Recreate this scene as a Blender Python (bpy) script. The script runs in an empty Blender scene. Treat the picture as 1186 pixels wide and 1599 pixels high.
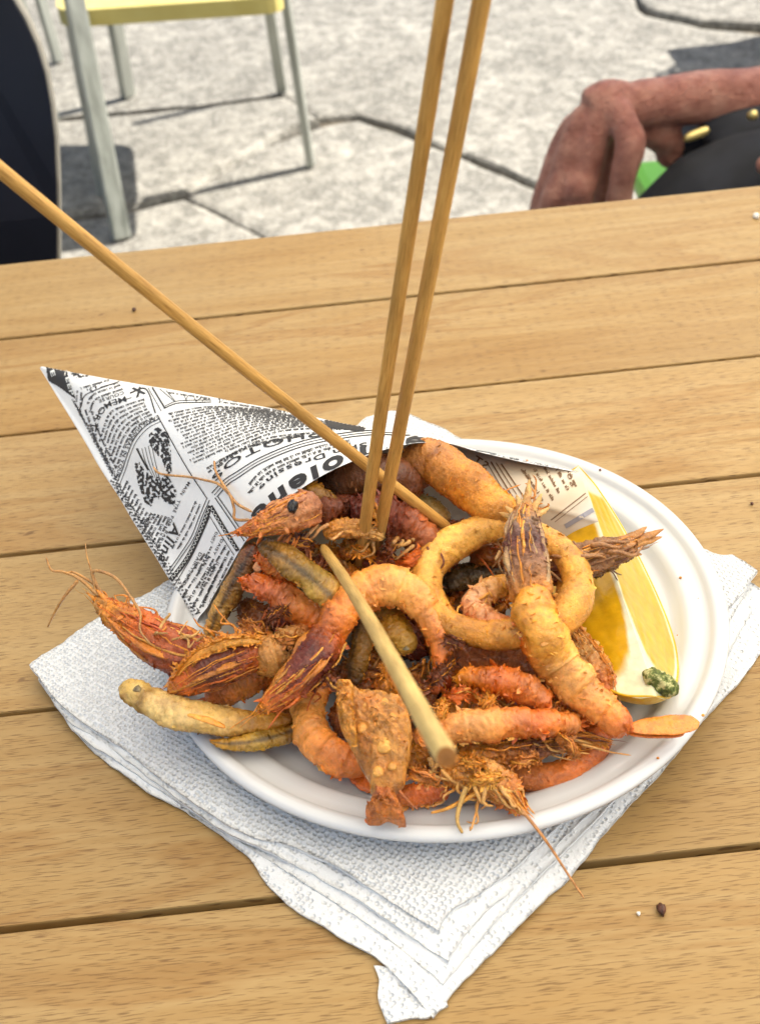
import bpy, bmesh, math, random
import numpy as np
from mathutils import Vector, Matrix, noise
from mathutils.bvhtree import BVHTree

sc = bpy.context.scene
C = sc.collection
random.seed(7); rng = np.random.default_rng(7)

# ------------------------------------------------------------------ camera
# table top is z = 0, the paving lies at z = -0.74
W, H = 1186.0, 1599.0                 # photograph size, used to turn pixels into rays
FPX, PITCH, ROLL, CAMH = 1900.0, math.radians(39.75), math.radians(5.5), 0.338
GZ = -0.74
cp, sp = math.cos(PITCH), math.sin(PITCH)
fwd = Vector((0, cp, -sp)); up0 = Vector((0, sp, cp)); rt0 = Vector((1, 0, 0))
cr, sr = math.cos(ROLL), math.sin(ROLL)
rt = rt0 * cr - up0 * sr              # image x axis in the world
upv = rt0 * sr + up0 * cr             # image y (up) axis in the world
cam = bpy.data.cameras.new('camera'); camo = bpy.data.objects.new('camera', cam); C.objects.link(camo)
camo.matrix_world = Matrix(((rt.x, upv.x, -fwd.x, 0), (rt.y, upv.y, -fwd.y, 0), (rt.z, upv.z, -fwd.z, CAMH), (0, 0, 0, 1)))
cam.sensor_fit = 'HORIZONTAL'; cam.sensor_width = 36.0; cam.lens = 36.0 * FPX / W
cam.clip_start = 0.01; cam.clip_end = 300
cam.dof.use_dof = True; cam.dof.focus_distance = 0.43; cam.dof.aperture_fstop = 25
sc.camera = camo
CAM = Vector((0, 0, CAMH))

# ------------------------------------------------------------------ light
SUN_EL, SUN_AZ = math.radians(46), math.radians(18)      # azimuth from +x towards +y
w = bpy.data.worlds.new('World'); sc.world = w; w.use_nodes = True
wn = w.node_tree.nodes; wl = w.node_tree.links; wn.clear()
sky = wn.new('ShaderNodeTexSky'); sky.sky_type = 'NISHITA'; sky.sun_disc = False
sky.sun_elevation = SUN_EL; sky.sun_rotation = math.pi/2 - SUN_AZ
bg = wn.new('ShaderNodeBackground'); bg.inputs[1].default_value = 0.06
wo = wn.new('ShaderNodeOutputWorld'); wl.new(sky.outputs[0], bg.inputs[0]); wl.new(bg.outputs[0], wo.inputs[0])
sd = Vector((math.cos(SUN_EL)*math.cos(SUN_AZ), math.cos(SUN_EL)*math.sin(SUN_AZ), math.sin(SUN_EL)))
sl = bpy.data.lights.new('sun', 'SUN'); sl.energy = 5.0; sl.angle = math.radians(0.6); sl.color = (1, 0.95, 0.87)
so = bpy.data.objects.new('sun', sl); C.objects.link(so); so.rotation_euler = (-sd).to_track_quat('-Z', 'Y').to_euler()
so.location = (3, 1, 4)
sc.view_settings.view_transform = 'Standard'; sc.view_settings.look = 'None'
sc.view_settings.exposure = 1.80; sc.view_settings.gamma = 1.0
sc.view_settings.use_curve_mapping = False
sc.cycles.use_denoising = True
sc.cycles.max_bounces = 8; sc.cycles.diffuse_bounces = 4; sc.cycles.transparent_max_bounces = 6

# ------------------------------------------------------------------ pixel helpers
def ray(x, y):
    d = rt * (x - W/2) + upv * (H/2 - y) + fwd * FPX
    return d / FPX                     # unit depth along the view axis
def P(x, y, h=0.0):                    # point at height h (m)
    d = ray(x, y); return CAM + d * ((h - CAMH) / d.z)
def PM(x, y, hmm): return P(x, y, hmm / 1000)
def PY(x, y, Y):                       # point in the upright plane y = Y
    d = ray(x, y); return CAM + d * (Y / d.y)
def PD(x, y, dep): return CAM + ray(x, y) * dep
def depth(p): return (Vector(p) - CAM).dot(fwd)

# ------------------------------------------------------------------ materials
def lin(r, g, b):
    f = lambda c: c/12.92 if c <= .04045 else ((c+.055)/1.055)**2.4
    return (f(r/255), f(g/255), f(b/255), 1)
class Mat:
    def __init__(s, name):
        s.m = bpy.data.materials.new(name); s.m.use_nodes = True
        s.t = s.m.node_tree; s.t.nodes.clear()
        s.out = s.t.nodes.new('ShaderNodeOutputMaterial')
        s.b = s.n('ShaderNodeBsdfPrincipled'); s.t.links.new(s.b.outputs[0], s.out.inputs[0])
    def n(s, typ, **kw):
        nd = s.t.nodes.new(typ)
        for k, v in kw.items(): setattr(nd, k, v)
        return nd
    def set(s, node, key, v):
        i = node.inputs[key]
        if hasattr(v, 'links'): s.t.links.new(v, i)
        else: i.default_value = v
    def p(s, **kw):
        for k, v in kw.items(): s.set(s.b, k.replace('_', ' '), v)
        return s
    def coord(s, scale=(1, 1, 1), kind='Object', loc=None, rot=(0, 0, 0)):
        tc = s.n('ShaderNodeTexCoord'); mp = s.n('ShaderNodeMapping')
        s.t.links.new(tc.outputs[kind], mp.inputs[0]); mp.inputs['Scale'].default_value = scale
        mp.inputs['Rotation'].default_value = rot
        if loc is not None: s.set(mp, 'Location', loc)
        return mp.outputs[0]
    def noise(s, vec, scale, detail=4, rough=.55, dist=0.0):
        nd = s.n('ShaderNodeTexNoise'); s.set(nd, 'Vector', vec); s.set(nd, 'Scale', scale)
        s.set(nd, 'Detail', detail); s.set(nd, 'Roughness', rough); s.set(nd, 'Distortion', dist)
        return nd.outputs[0]
    def vor(s, vec, scale, feat='F1', rnd=1.0):
        nd = s.n('ShaderNodeTexVoronoi', feature=feat); s.set(nd, 'Vector', vec); s.set(nd, 'Scale', scale); s.set(nd, 'Randomness', rnd)
        return nd.outputs[0]
    def ramp(s, fac, stops):
        nd = s.n('ShaderNodeValToRGB'); e = nd.color_ramp.elements
        while len(e) > 1: e.remove(e[-1])
        e[0].position = stops[0][0]; e[0].color = stops[0][1]
        for q, c in stops[1:]:
            x = e.new(q); x.color = c
        s.set(nd, 0, fac); return nd.outputs[0]
    def rng(s, v, a, b, c, d):
        nd = s.n('ShaderNodeMapRange'); s.set(nd, 0, v)
        for i, q in enumerate((a, b, c, d)): nd.inputs[i+1].default_value = q
        return nd.outputs[0]
    def mix(s, fac, a, b, mode='MIX'):
        nd = s.n('ShaderNodeMix', data_type='RGBA', blend_type=mode)
        s.set(nd, 0, fac); s.set(nd, 6, a); s.set(nd, 7, b); return nd.outputs[2]
    def math(s, op, a, b=0.0):
        nd = s.n('ShaderNodeMath', operation=op); s.set(nd, 0, a); s.set(nd, 1, b); return nd.outputs[0]
    def bump(s, hgt, strength=.5, dist=.001, prev=None):
        nd = s.n('ShaderNodeBump'); s.set(nd, 'Height', hgt); s.set(nd, 'Strength', strength); s.set(nd, 'Distance', dist)
        if prev is not None: s.set(nd, 'Normal', prev)
        return nd.outputs[0]
def g(v): return (v, v, v, 1)
M = {}
def make_materials():
    # --- beech planks: long growth figure, short dark flecks, worn patches
    m = Mat('beech_wood')
    oi = m.n('ShaderNodeObjectInfo'); rv = m.n('ShaderNodeCombineXYZ')
    m.set(rv, 0, m.math('MULTIPLY', oi.outputs['Random'], 7.0)); m.set(rv, 1, m.math('MULTIPLY', oi.outputs['Random'], 3.1)); m.set(rv, 2, oi.outputs['Random'])
    v1 = m.coord((2.2, 16, 10), loc=rv.outputs[0])
    fig = m.noise(v1, 1.0, 5, .6, 1.4)
    v2 = m.coord((6, 260, 60), loc=rv.outputs[0]); fine = m.noise(v2, 1.0, 4, .6, .3)
    v3 = m.coord((170, 3200, 700), loc=rv.outputs[0]); fl = m.noise(v3, 1.0, .3, .4)
    fleck = m.ramp(fl, [(.60, g(0)), (.70, g(1))])
    big = m.noise(m.coord((3, 5, 4), loc=rv.outputs[0]), 1.3, 3, .6)
    col = m.ramp(fig, [(.25, lin(166, 128, 72)), (.42, lin(184, 150, 96)), (.52, lin(190, 160, 110)), (.57, lin(172, 134, 80)), (.63, lin(188, 156, 104)), (.78, lin(176, 140, 86))])
    col = m.mix(m.rng(fine, .35, .7, 0, .32), col, lin(150, 112, 62))
    col = m.mix(m.rng(big, .35, .72, 0, .5), col, lin(182, 158, 116))
    tone = m.mix(oi.outputs['Random'], lin(216, 209, 193), lin(238, 235, 227))
    col = m.mix(1.0, col, tone, 'MULTIPLY')
    col = m.mix(m.math('MULTIPLY', fleck, .62), col, lin(92, 60, 30))
    spots = m.ramp(m.noise(m.coord((60, 90, 60), loc=rv.outputs[0]), 1.0, 2, .5), [(.76, g(0)), (.79, g(1))])
    col = m.mix(m.math('MULTIPLY', spots, .6), col, lin(96, 64, 38))
    bp = m.bump(m.math('SUBTRACT', m.math('MULTIPLY', fine, .5), fleck), .35, .0003)
    m.p(Base_Color=col, Roughness=m.rng(fine, .3, .7, .38, .55), Normal=bp, Specular_IOR_Level=.32); M['wood'] = m.m
    m = Mat('gap_shade_black'); m.p(Base_Color=lin(16, 11, 8), Roughness=.95); M['dark'] = m.m  # near-black colour standing in for the shade inside the plank gaps
    # --- plate
    m = Mat('white_plastic'); v = m.coord()
    m.p(Base_Color=(.60, .605, .61, 1), Roughness=m.rng(m.noise(v, 60, 3), .3, .7, .14, .26), Specular_IOR_Level=.5,
        Subsurface_Weight=.15, Subsurface_Radius=(.004, .004, .004), Subsurface_Scale=1.0,
        Normal=m.bump(m.noise(v, 35, 2), .06, .002)); M['plastic'] = m.m
    # --- napkin: rows of pressed dimples
    m = Mat('napkin_paper')
    v = m.coord((1, 1, .2), rot=(0, 0, math.radians(38)))
    va = m.n('ShaderNodeVectorMath', operation='ADD'); m.set(va, 0, v)
    nz = m.n('ShaderNodeTexNoise'); m.set(nz, 'Vector', v); m.set(nz, 'Scale', 120.0)
    vs = m.n('ShaderNodeVectorMath', operation='SCALE'); m.set(vs, 0, nz.outputs['Color']); vs.inputs[3].default_value = .0012
    m.set(va, 1, vs.outputs[0])
    cells = m.vor(va.outputs[0], 520.0, 'F1', .38)
    dim = m.ramp(cells, [(.18, g(0)), (.48, g(1))])
    fib = m.noise(v, 1700, 3, .6)
    soft = m.noise(v, 90, 3, .5)
    hh = m.math('ADD', m.math('MULTIPLY', dim, .9), m.math('ADD', m.math('MULTIPLY', fib, .4), m.math('MULTIPLY', soft, .9)))
    m.p(Base_Color=(.72, .73, .74, 1), Roughness=.95, Specular_IOR_Level=.1, Normal=m.bump(hh, .8, .0012),
        Subsurface_Weight=.2, Subsurface_Radius=(.002, .002, .002)); M['napkin'] = m.m
    # --- newsprint
    m = Mat('greaseproof_paper'); v = m.coord()
    n1 = m.noise(v, 40, 5, .6)
    geo = m.n('ShaderNodeNewGeometry')
    oil = m.ramp(m.noise(v, 22, 3, .6), [(.40, g(0)), (.58, g(1))])
    inside = m.mix(oil, lin(224, 218, 208), lin(206, 188, 158))
    outside = m.ramp(n1, [(.3, lin(226, 226, 226)), (.7, lin(238, 237, 234))])
    m.p(Base_Color=m.mix(geo.outputs['Backfacing'], outside, inside), Roughness=.55, Specular_IOR_Level=.3,
        Normal=m.bump(m.noise(v, 55, 4, .5), .25, .002)); M['paper'] = m.m
    for nm, c in (('black_ink', lin(58, 56, 56)), ('soft_ink', lin(72, 70, 70)), ('faded_ink', lin(120, 92, 66)), ('white_ink', lin(225, 225, 220)), ('grey_ink', lin(160, 160, 170))):
        m = Mat(nm); m.p(Base_Color=c, Roughness=.6, Specular_IOR_Level=.2); M[nm] = m.m
    # --- bamboo
    m = Mat('bamboo')
    at = m.n('ShaderNodeAttribute', attribute_name='Col')
    v = m.coord((1, 1, 1), kind='UV')
    mp = m.n('ShaderNodeMapping'); m.set(mp, 0, v); mp.inputs['Scale'].default_value = (34, 5, 1)
    f1 = m.noise(mp.outputs[0], 1.0, 5, .65)
    col = m.mix(1.0, at.outputs[0], m.ramp(f1, [(.28, lin(150, 118, 78)), (.5, lin(236, 222, 196)), (.75, lin(255, 252, 244))]), 'MULTIPLY')
    mp2 = m.n('ShaderNodeMapping'); m.set(mp2, 0, v); mp2.inputs['Scale'].default_value = (9, 26, 1)
    sp_ = m.ramp(m.noise(mp2.outputs[0], 1.0, 3, .6), [(.66, g(0)), (.74, g(1))])
    col = m.mix(m.math('MULTIPLY', sp_, .35), col, lin(120, 76, 30))
    m.p(Base_Color=col, Roughness=.45, Specular_IOR_Level=.4, Normal=m.bump(f1, .5, .0005)); M['bamboo'] = m.m
    # --- fried crust: vertex pigment + fine browning, blisters and oil shine
    for nm, oily, crusty in (('fried_crust', .20, 1.0), ('fried_shell', .14, .6), ('fried_fish', .20, .7)):
        m = Mat(nm); at = m.n('ShaderNodeAttribute', attribute_name='Col'); v = m.coord()
        a = m.noise(v, 170, 5, .65, .4); b = m.noise(v, 620, 5, .65); c = m.noise(v, 2300, 3, .6)
        col = m.mix(1.0, at.outputs[0], m.ramp(a, [(.26, (.60, .44, .28, 1)), (.44, (.94, .90, .84, 1)), (.62, (1.08, 1.08, 1.05, 1)), (.8, (1.28, 1.25, 1.15, 1))]), 'MULTIPLY')
        col = m.mix(1.0, col, m.ramp(b, [(.28, (.74, .62, .48, 1)), (.43, (1, 1, 1, 1)), (.70, (1.22, 1.2, 1.14, 1))]), 'MULTIPLY')
        blis = m.ramp(m.vor(v, 300, 'SMOOTH_F1'), [(.0, g(1)), (.5, g(0))])
        hh = m.math('ADD', m.math('MULTIPLY', b, 1.1), m.math('ADD', m.math('MULTIPLY', c, .45), m.math('MULTIPLY', blis, .5)))
        m.p(Base_Color=col, Roughness=m.rng(a, .40, .62, oily-.08, oily + .28), Specular_IOR_Level=.5,
            Normal=m.bump(hh, .75 * crusty, .0013), Subsurface_Weight=.15, Subsurface_Radius=(.0022, .0011, .0005),
            Coat_Weight=.3, Coat_Roughness=.08)
        M[nm] = m.m
    m = Mat('eye_black'); m.p(Base_Color=lin(18, 14, 16), Roughness=.25); M['eye'] = m.m
    # --- lemon
    m = Mat('lemon_flesh'); at = m.n('ShaderNodeAttribute', attribute_name='Col'); v = m.coord()
    n1 = m.noise(v, 220, 3, .5)
    m.p(Base_Color=m.mix(1.0, at.outputs[0], m.ramp(n1, [(.3, g(.82)), (.7, (1.06, 1.06, 1.1, 1))]), 'MULTIPLY'), Roughness=.3, Specular_IOR_Level=.3,
        Subsurface_Weight=.45, Subsurface_Radius=(.006, .004, .0012), Normal=m.bump(n1, .25, .0012), Coat_Weight=.12, Coat_Roughness=.06); M['lemon_flesh'] = m.m
    m = Mat('lemon_rind'); v = m.coord()
    m.p(Base_Color=m.ramp(m.noise(v, 90, 3), [(.3, lin(206, 160, 16)), (.7, lin(226, 190, 40))]), Roughness=.38,
        Normal=m.bump(m.vor(v, 700, 'SMOOTH_F1'), .5, .0006), Subsurface_Weight=.2, Subsurface_Radius=(.003, .002, .0005)); M['rind'] = m.m
    m = Mat('lemon_stem'); v = m.coord()
    m.p(Base_Color=m.ramp(m.noise(v, 380, 4, .7), [(.36, lin(44, 52, 18)), (.5, lin(96, 108, 40)), (.62, lin(196, 190, 130))]), Roughness=.7,
        Normal=m.bump(m.noise(v, 600, 4), .8, .001)); M['stem'] = m.m
    # --- paving
    m = Mat('limestone'); oi = m.n('ShaderNodeObjectInfo'); v = m.coord()
    a = m.noise(v, 5, 6, .65); b = m.noise(v, 26, 6, .7); c = m.noise(v, 120, 4, .7)
    col = m.ramp(a, [(.3, lin(98, 94, 86)), (.5, lin(120, 116, 107)), (.7, lin(134, 130, 120))])
    col = m.mix(m.rng(b, .42, .6, .8, 0), col, lin(74, 71, 64))
    col = m.mix(m.rng(c, .5, .68, 0, .6), col, lin(166, 163, 154))
    pit = m.ramp(m.noise(v, 46, 5, .75), [(.34, g(1)), (.42, g(0))])
    col = m.mix(m.math('MULTIPLY', pit, .4), col, lin(84, 76, 64))
    m.p(Base_Color=col, Roughness=.85, Normal=m.bump(m.math('ADD', b, m.math('MULTIPLY', c, .3)), .5, .02)); M['stone'] = m.m
    m = Mat('joint_soil'); m.p(Base_Color=m.ramp(m.noise(m.coord(), 30, 4), [(.3, lin(62, 54, 44)), (.7, lin(100, 92, 78))]), Roughness=1); M['soil'] = m.m
    # --- furniture
    m = Mat('brushed_aluminium'); m.p(Base_Color=m.ramp(m.noise(m.coord((90, 90, 6)), 1, 4), [(.3, lin(140, 142, 134)), (.7, lin(178, 180, 172))]), Metallic=.75, Roughness=.42); M['alu'] = m.m
    m = Mat('yellow_plastic'); m.p(Base_Color=m.ramp(m.noise(m.coord(), 14, 4), [(.3, lin(158, 144, 78)), (.7, lin(174, 162, 100))]), Roughness=.45); M['yellow'] = m.m
    m = Mat('navy_plastic'); m.p(Base_Color=m.ramp(m.noise(m.coord(), 8, 4), [(.3, lin(12, 14, 24)), (.7, lin(20, 23, 36))]), Roughness=.5, Specular_IOR_Level=.3); M['navy'] = m.m
    m = Mat('pale_edge'); m.p(Base_Color=lin(176, 170, 158), Roughness=.5); M['edge'] = m.m
    m = Mat('green_plastic'); m.p(Base_Color=lin(96, 160, 36), Roughness=.4); M['green'] = m.m
    m = Mat('skin'); v = m.coord(); a = m.noise(v, 45, 4, .6); b = m.noise(v, 14, 3)
    col = m.ramp(a, [(.32, lin(142, 86, 70)), (.5, lin(178, 120, 102)), (.66, lin(198, 144, 124))])
    col = m.mix(m.rng(b, .4, .7, 0, .5), col, lin(158, 92, 78))
    m.p(Base_Color=col, Roughness=.5, Subsurface_Weight=.15, Subsurface_Radius=(.006, .002, .001), Normal=m.bump(m.math('ADD', m.noise(v, 60, 6, .7), m.math('MULTIPLY', m.noise(m.coord((1, 1, 2.4)), 130, 4, .7, 1.2), .7)), 1.0, .011)); M['skin'] = m.m
    m = Mat('black_cloth'); v = m.coord(); m.p(Base_Color=m.ramp(m.noise(v, 30, 4), [(.3, lin(14, 15, 20)), (.7, lin(28, 30, 38))]), Roughness=.9, Normal=m.bump(m.noise(v, 900, 2), .3, .001)); M['cloth'] = m.m
    m = Mat('dark_hair'); m.p(Base_Color=lin(52, 40, 32), Roughness=.6); M['hair'] = m.m
    m = Mat('gold_metal'); m.p(Base_Color=lin(206, 186, 120), Metallic=.8, Roughness=.3); M['gold'] = m.m
    m = Mat('canvas')
    tr = m.n('ShaderNodeBsdfTranslucent'); tr.inputs[0].default_value = (.95, .885, .76, 1)
    df = m.n('ShaderNodeBsdfDiffuse'); df.inputs[0].default_value = (.95, .885, .76, 1)
    mx = m.n('ShaderNodeMixShader'); mx.inputs[0].default_value = .86
    m.t.links.new(df.outputs[0], mx.inputs[1]); m.t.links.new(tr.outputs[0], mx.inputs[2]); m.t.links.new(mx.outputs[0], m.out.inputs[0]); M['canvas'] = m.m
    m = Mat('crumb_brown'); m.p(Base_Color=m.ramp(m.noise(m.coord(), 500, 3), [(.3, lin(44, 24, 18)), (.7, lin(104, 58, 36))]), Roughness=.5); M['crumb'] = m.m
    m = Mat('crumb_white'); m.p(Base_Color=lin(226, 222, 212), Roughness=.8); M['crumbw'] = m.m
    m = Mat('terracotta'); m.p(Base_Color=lin(150, 92, 64), Roughness=.9); M['terra'] = m.m
    m = Mat('leaf_green'); m.p(Base_Color=lin(62, 92, 40), Roughness=.6); M['leaf'] = m.m
make_materials()

# ------------------------------------------------------------------ object helpers
def tag(o, label=None, cat=None, group=None, kind=None):
    if label: o['label'] = label
    if cat: o['category'] = cat
    if group: o['group'] = group
    if kind: o['kind'] = kind
    return o
def empty(name, loc, label, cat, group=None):
    o = bpy.data.objects.new(name, None); C.objects.link(o); o.location = loc; o.empty_display_size = .02
    return tag(o, label, cat, group)
def mesh_obj(name, verts, faces, mat, parent=None, cols=None, smooth=True, uv=None):
    off = np.array(parent_world(parent)) if parent else np.zeros(3)
    v = np.asarray(verts, float).reshape(-1, 3) - off
    me = bpy.data.meshes.new(name); me.from_pydata(v.tolist(), [], faces if isinstance(faces, list) else faces.tolist())
    if smooth: me.polygons.foreach_set('use_smooth', [True] * len(me.polygons))
    if cols is not None:
        ca = me.color_attributes.new('Col', 'FLOAT_COLOR', 'POINT')
        c4 = np.ones((len(v), 4)); c4[:, :3] = np.asarray(cols).reshape(-1, 3)
        ca.data.foreach_set('color', c4.ravel())
    if uv is not None:
        ul = me.uv_layers.new(name='UVMap'); li = np.zeros(len(me.loops), int); me.loops.foreach_get('vertex_index', li)
        ul.data.foreach_set('uv', np.asarray(uv)[li].ravel())
    me.materials.append(mat if not isinstance(mat, str) else M[mat]); me.update()
    o = bpy.data.objects.new(name, me); C.objects.link(o)
    if parent: o.parent = parent
    return o
def parent_world(p):
    v = Vector(p.location)
    while p.parent: p = p.parent; v += Vector(p.location)
    return v
def bm_obj(name, bm, mat, parent=None, smooth=False):
    me = bpy.data.meshes.new(name); bm.to_mesh(me); bm.free()
    if smooth: me.polygons.foreach_set('use_smooth', [True] * len(me.polygons))
    me.materials.append(M[mat])
    o = bpy.data.objects.new(name, me); C.objects.link(o)
    if parent:
        o.parent = parent; off = parent_world(parent)
        for vv in me.vertices: vv.co -= off
    return o
def bm_box(bm, c, s, rot=None, bev=0.0):
    r = bmesh.ops.create_cube(bm, size=1.0)
    vs = r['verts']
    for v in vs: v.co = Vector((v.co.x*s[0], v.co.y*s[1], v.co.z*s[2]))
    if bev > 0:
        es = list({e for v in vs for e in v.link_edges})
        rr = bmesh.ops.bevel(bm, geom=es, offset=bev, segments=2, profile=.6, affect='EDGES')
        vs = list({v for f in rr['faces'] for v in f.verts} | {v for v in vs if v.is_valid})
    mt = Matrix.Translation(c) @ (rot.to_4x4() if rot else Matrix.Identity(4))
    for v in vs: v.co = mt @ v.co
    return vs
def box(name, c, s, mat, parent=None, rot=None, bev=0.0):
    bm = bmesh.new(); bm_box(bm, Vector(c), s, rot, bev); return bm_obj(name, bm, mat, parent)

# ------------------------------------------------------------------ tube builder
def spline(pts, n, closed=False):
    p = np.asarray(pts, float); k = len(p)
    if closed: q = np.vstack([p[-1], p, p[0], p[1]]); segs = k
    else: q = np.vstack([2*p[0]-p[1], p, 2*p[-1]-p[-2]]); segs = k-1
    out = []; D = 24
    for i in range(segs):
        a, b, c, d = q[i:i+4]; t = np.linspace(0, 1, D, endpoint=False)[:, None]
        out.append(.5*((2*b)+(-a+c)*t+(2*a-5*b+4*c-d)*t**2+(-a+3*b-3*c+d)*t**3))
    out = np.vstack(out + [q[segs+1:segs+2]])
    L = np.r_[0, np.cumsum(np.linalg.norm(np.diff(out[:, :3], axis=0), axis=1))]
    s = np.linspace(0, L[-1], n + (1 if closed else 0))
    r = np.stack([np.interp(s, L, out[:, j]) for j in range(out.shape[1])], 1)
    return r[:-1] if closed else r
def frames(c, closed=False, ref=(0, 0, 1)):
    T = np.roll(c, -1, 0) - np.roll(c, 1, 0)
    if not closed: T[0] = c[1]-c[0]; T[-1] = c[-1]-c[-2]
    T /= np.linalg.norm(T, axis=1)[:, None] + 1e-12
    S = np.cross(T, np.asarray(ref, float)); nn = np.linalg.norm(S, axis=1)
    for i in range(len(S)):
        if nn[i] < .15: S[i] = S[i-1] if i else np.cross(T[i], (1, 0.2, 0))
    S /= np.linalg.norm(S, axis=1)[:, None] + 1e-12
    U = np.cross(S, T)
    return T, S, U
def grid_faces(N, K, closed=False, off=0):
    a = np.arange(N if closed else N-1); b = np.arange(K)
    A, B = np.meshgrid(a, b, indexing='ij'); A2 = (A+1) % N; B2 = (B+1) % K
    return (np.stack([A*K+B, A*K+B2, A2*K+B2, A2*K+B], -1).reshape(-1, 4) + off)
def nz(p, s, o=0.0): return noise.noise(Vector((p[0]*s+o, p[1]*s+o*.7, p[2]*s-o)))
def tube(ctrl, N=70, K=28, flat=1.0, closed=False, cap=.06, amp=.0, amp2=.0, sc1=160, sc2=520, ridge=0.0, nseg=0, seed=0.0, mod=None):
    """ctrl rows: x, y, z, radius (m). returns verts (N*K+2), faces list, t per vert, theta per vert."""
    r = spline(ctrl, N, closed); c = r[:, :3]; rad = np.maximum(r[:, 3], 1e-5).copy()
    t = np.linspace(0, 1, N)
    if not closed and cap > 0:
        e = np.minimum(t, 1-t) / cap; e = np.clip(e, 0, 1); rad *= np.sqrt(np.clip(1-(1-e)**2, .0004, 1))
    if nseg: fr = (t*nseg) % 1.0; rad *= 1 + .15*(fr**1.3) - .08
    T, S, U = frames(c, closed)
    th = np.linspace(0, 2*math.pi, K, endpoint=False)
    ct, st = np.cos(th), np.sin(th)
    rr = rad[:, None] * np.ones(K)[None]
    if ridge: rr = rr * (1 + ridge*np.sin(th*7 + 3*np.sin(t*9)[:, None])*.5 + ridge*.5*np.sin(th*13+t[:, None]*11))
    if mod is not None: rr = rr * mod(t[:, None], th[None])
    Nn = ct[None, :, None]*U[:, None] * flat + st[None, :, None]*S[:, None]
    V = c[:, None] + Nn * rr[..., None]
    Nu = Nn / (np.linalg.norm(Nn, axis=2)[..., None] + 1e-9)
    V = V.reshape(-1, 3); Nu = Nu.reshape(-1, 3)
    if amp or amp2:
        d = np.empty(len(V))
        for i, p in enumerate(V):
            a_ = nz(p, sc1, seed) if amp else 0
            b_ = 0
            if amp2:
                q = nz(p, sc2, seed+5); b_ = .8*(1-2.4*abs(q)) + .7*nz(p, sc2*2.3, seed+9) + .45*(1-3*abs(nz(p, sc2*4.7, seed+2)))
            d[i] = amp*a_ + amp2*b_
        sc_ = np.clip(np.repeat(rad, K) / .004, .15, 1)
        V = V + Nu * (d*sc_)[:, None]
    F = grid_faces(N, K, closed).tolist()
    tt = np.repeat(t, K); tv = np.tile(th, N)
    if not closed:
        n = len(V); V = np.vstack([V, c[0], c[-1]]); tt = np.r_[tt, 0, 1]; tv = np.r_[tv, 0, 0]
        F += [[n, (j+1) % K, j] for j in range(K)] + [[n+1, (N-1)*K+j, (N-1)*K+(j+1) % K] for j in range(K)]
    return V, F, tt, tv
def pigment(V, t, th, stops, belly=None, jit=.16, seed=0.0, sc_=120, stripe=None):
    ts = [s[0] for s in stops]; cs = np.array([s[1][:3] for s in stops])
    c = np.stack([np.interp(t, ts, cs[:, j]) for j in range(3)], 1)
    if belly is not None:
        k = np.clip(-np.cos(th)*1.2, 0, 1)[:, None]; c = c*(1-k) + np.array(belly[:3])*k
    if stripe is not None:
        d = np.abs((th-stripe[0]+math.pi) % (2*math.pi)-math.pi) + .05*np.sin(t*23); k = (np.clip(1-d/stripe[1], 0, 1)**.6*stripe[3])[:, None]; c = c*(1-k)+np.array(stripe[2][:3])*k
    n = np.array([nz(p, sc_, seed+3) for p in V]); n2 = np.array([nz(p, sc_*3.1, seed+13) for p in V])
    c = c*(1+jit*(n+.6*n2)[:, None]); c[:, 2] *= 1 - .12*n
    return np.clip(c, .002, .95)
def join(parts):
    Vs, Fs, Cs, o = [], [], [], 0
    for V, F, c in parts:
        Vs.append(V); Cs.append(c); Fs += [[i+o for i in f] for f in F]; o += len(V)
    return np.vstack(Vs), Fs, np.vstack(Cs)
def flakes(V, n, size, cols, seed):
    """small torn scraps and grains of batter clinging to a surface"""
    r = random.Random(seed); out = []
    for _ in range(n*3):
        i0 = r.randrange(len(V)-2); p = V[i0]
        a = Vector(V[i0+1]) - Vector(p); a = (a.normalized() if a.length > 1e-7 else Vector((1, 0, 0))) + Vector((r.gauss(0, .5), r.gauss(0, .5), r.gauss(0, .5))); a.normalize()
        b = a.cross(Vector((r.gauss(0, 1), r.gauss(0, 1), r.gauss(0, 1)))).normalized(); nn = a.cross(b)
        s = size * .55 * r.uniform(.4, 1.3); k = r.randint(4, 6); vs = [Vector(p) + nn*s*.35]
        for j in range(k):
            an = 2*math.pi*j/k; rr = s*r.uniform(.5, 1.1)
            vs.append(Vector(p) + a*math.cos(an)*rr*1.3 + b*math.sin(an)*rr*.6 + nn*r.uniform(-.3, .3)*s)
        f = [[0, 1+j, 1+(j+1) % k] for j in range(k)]
        out.append((np.array([list(x) for x in vs]), f, np.tile(np.clip(cols[i0]*r.uniform(.9, 1.45), 0, .9), (k+1, 1))))
    return out
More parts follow.
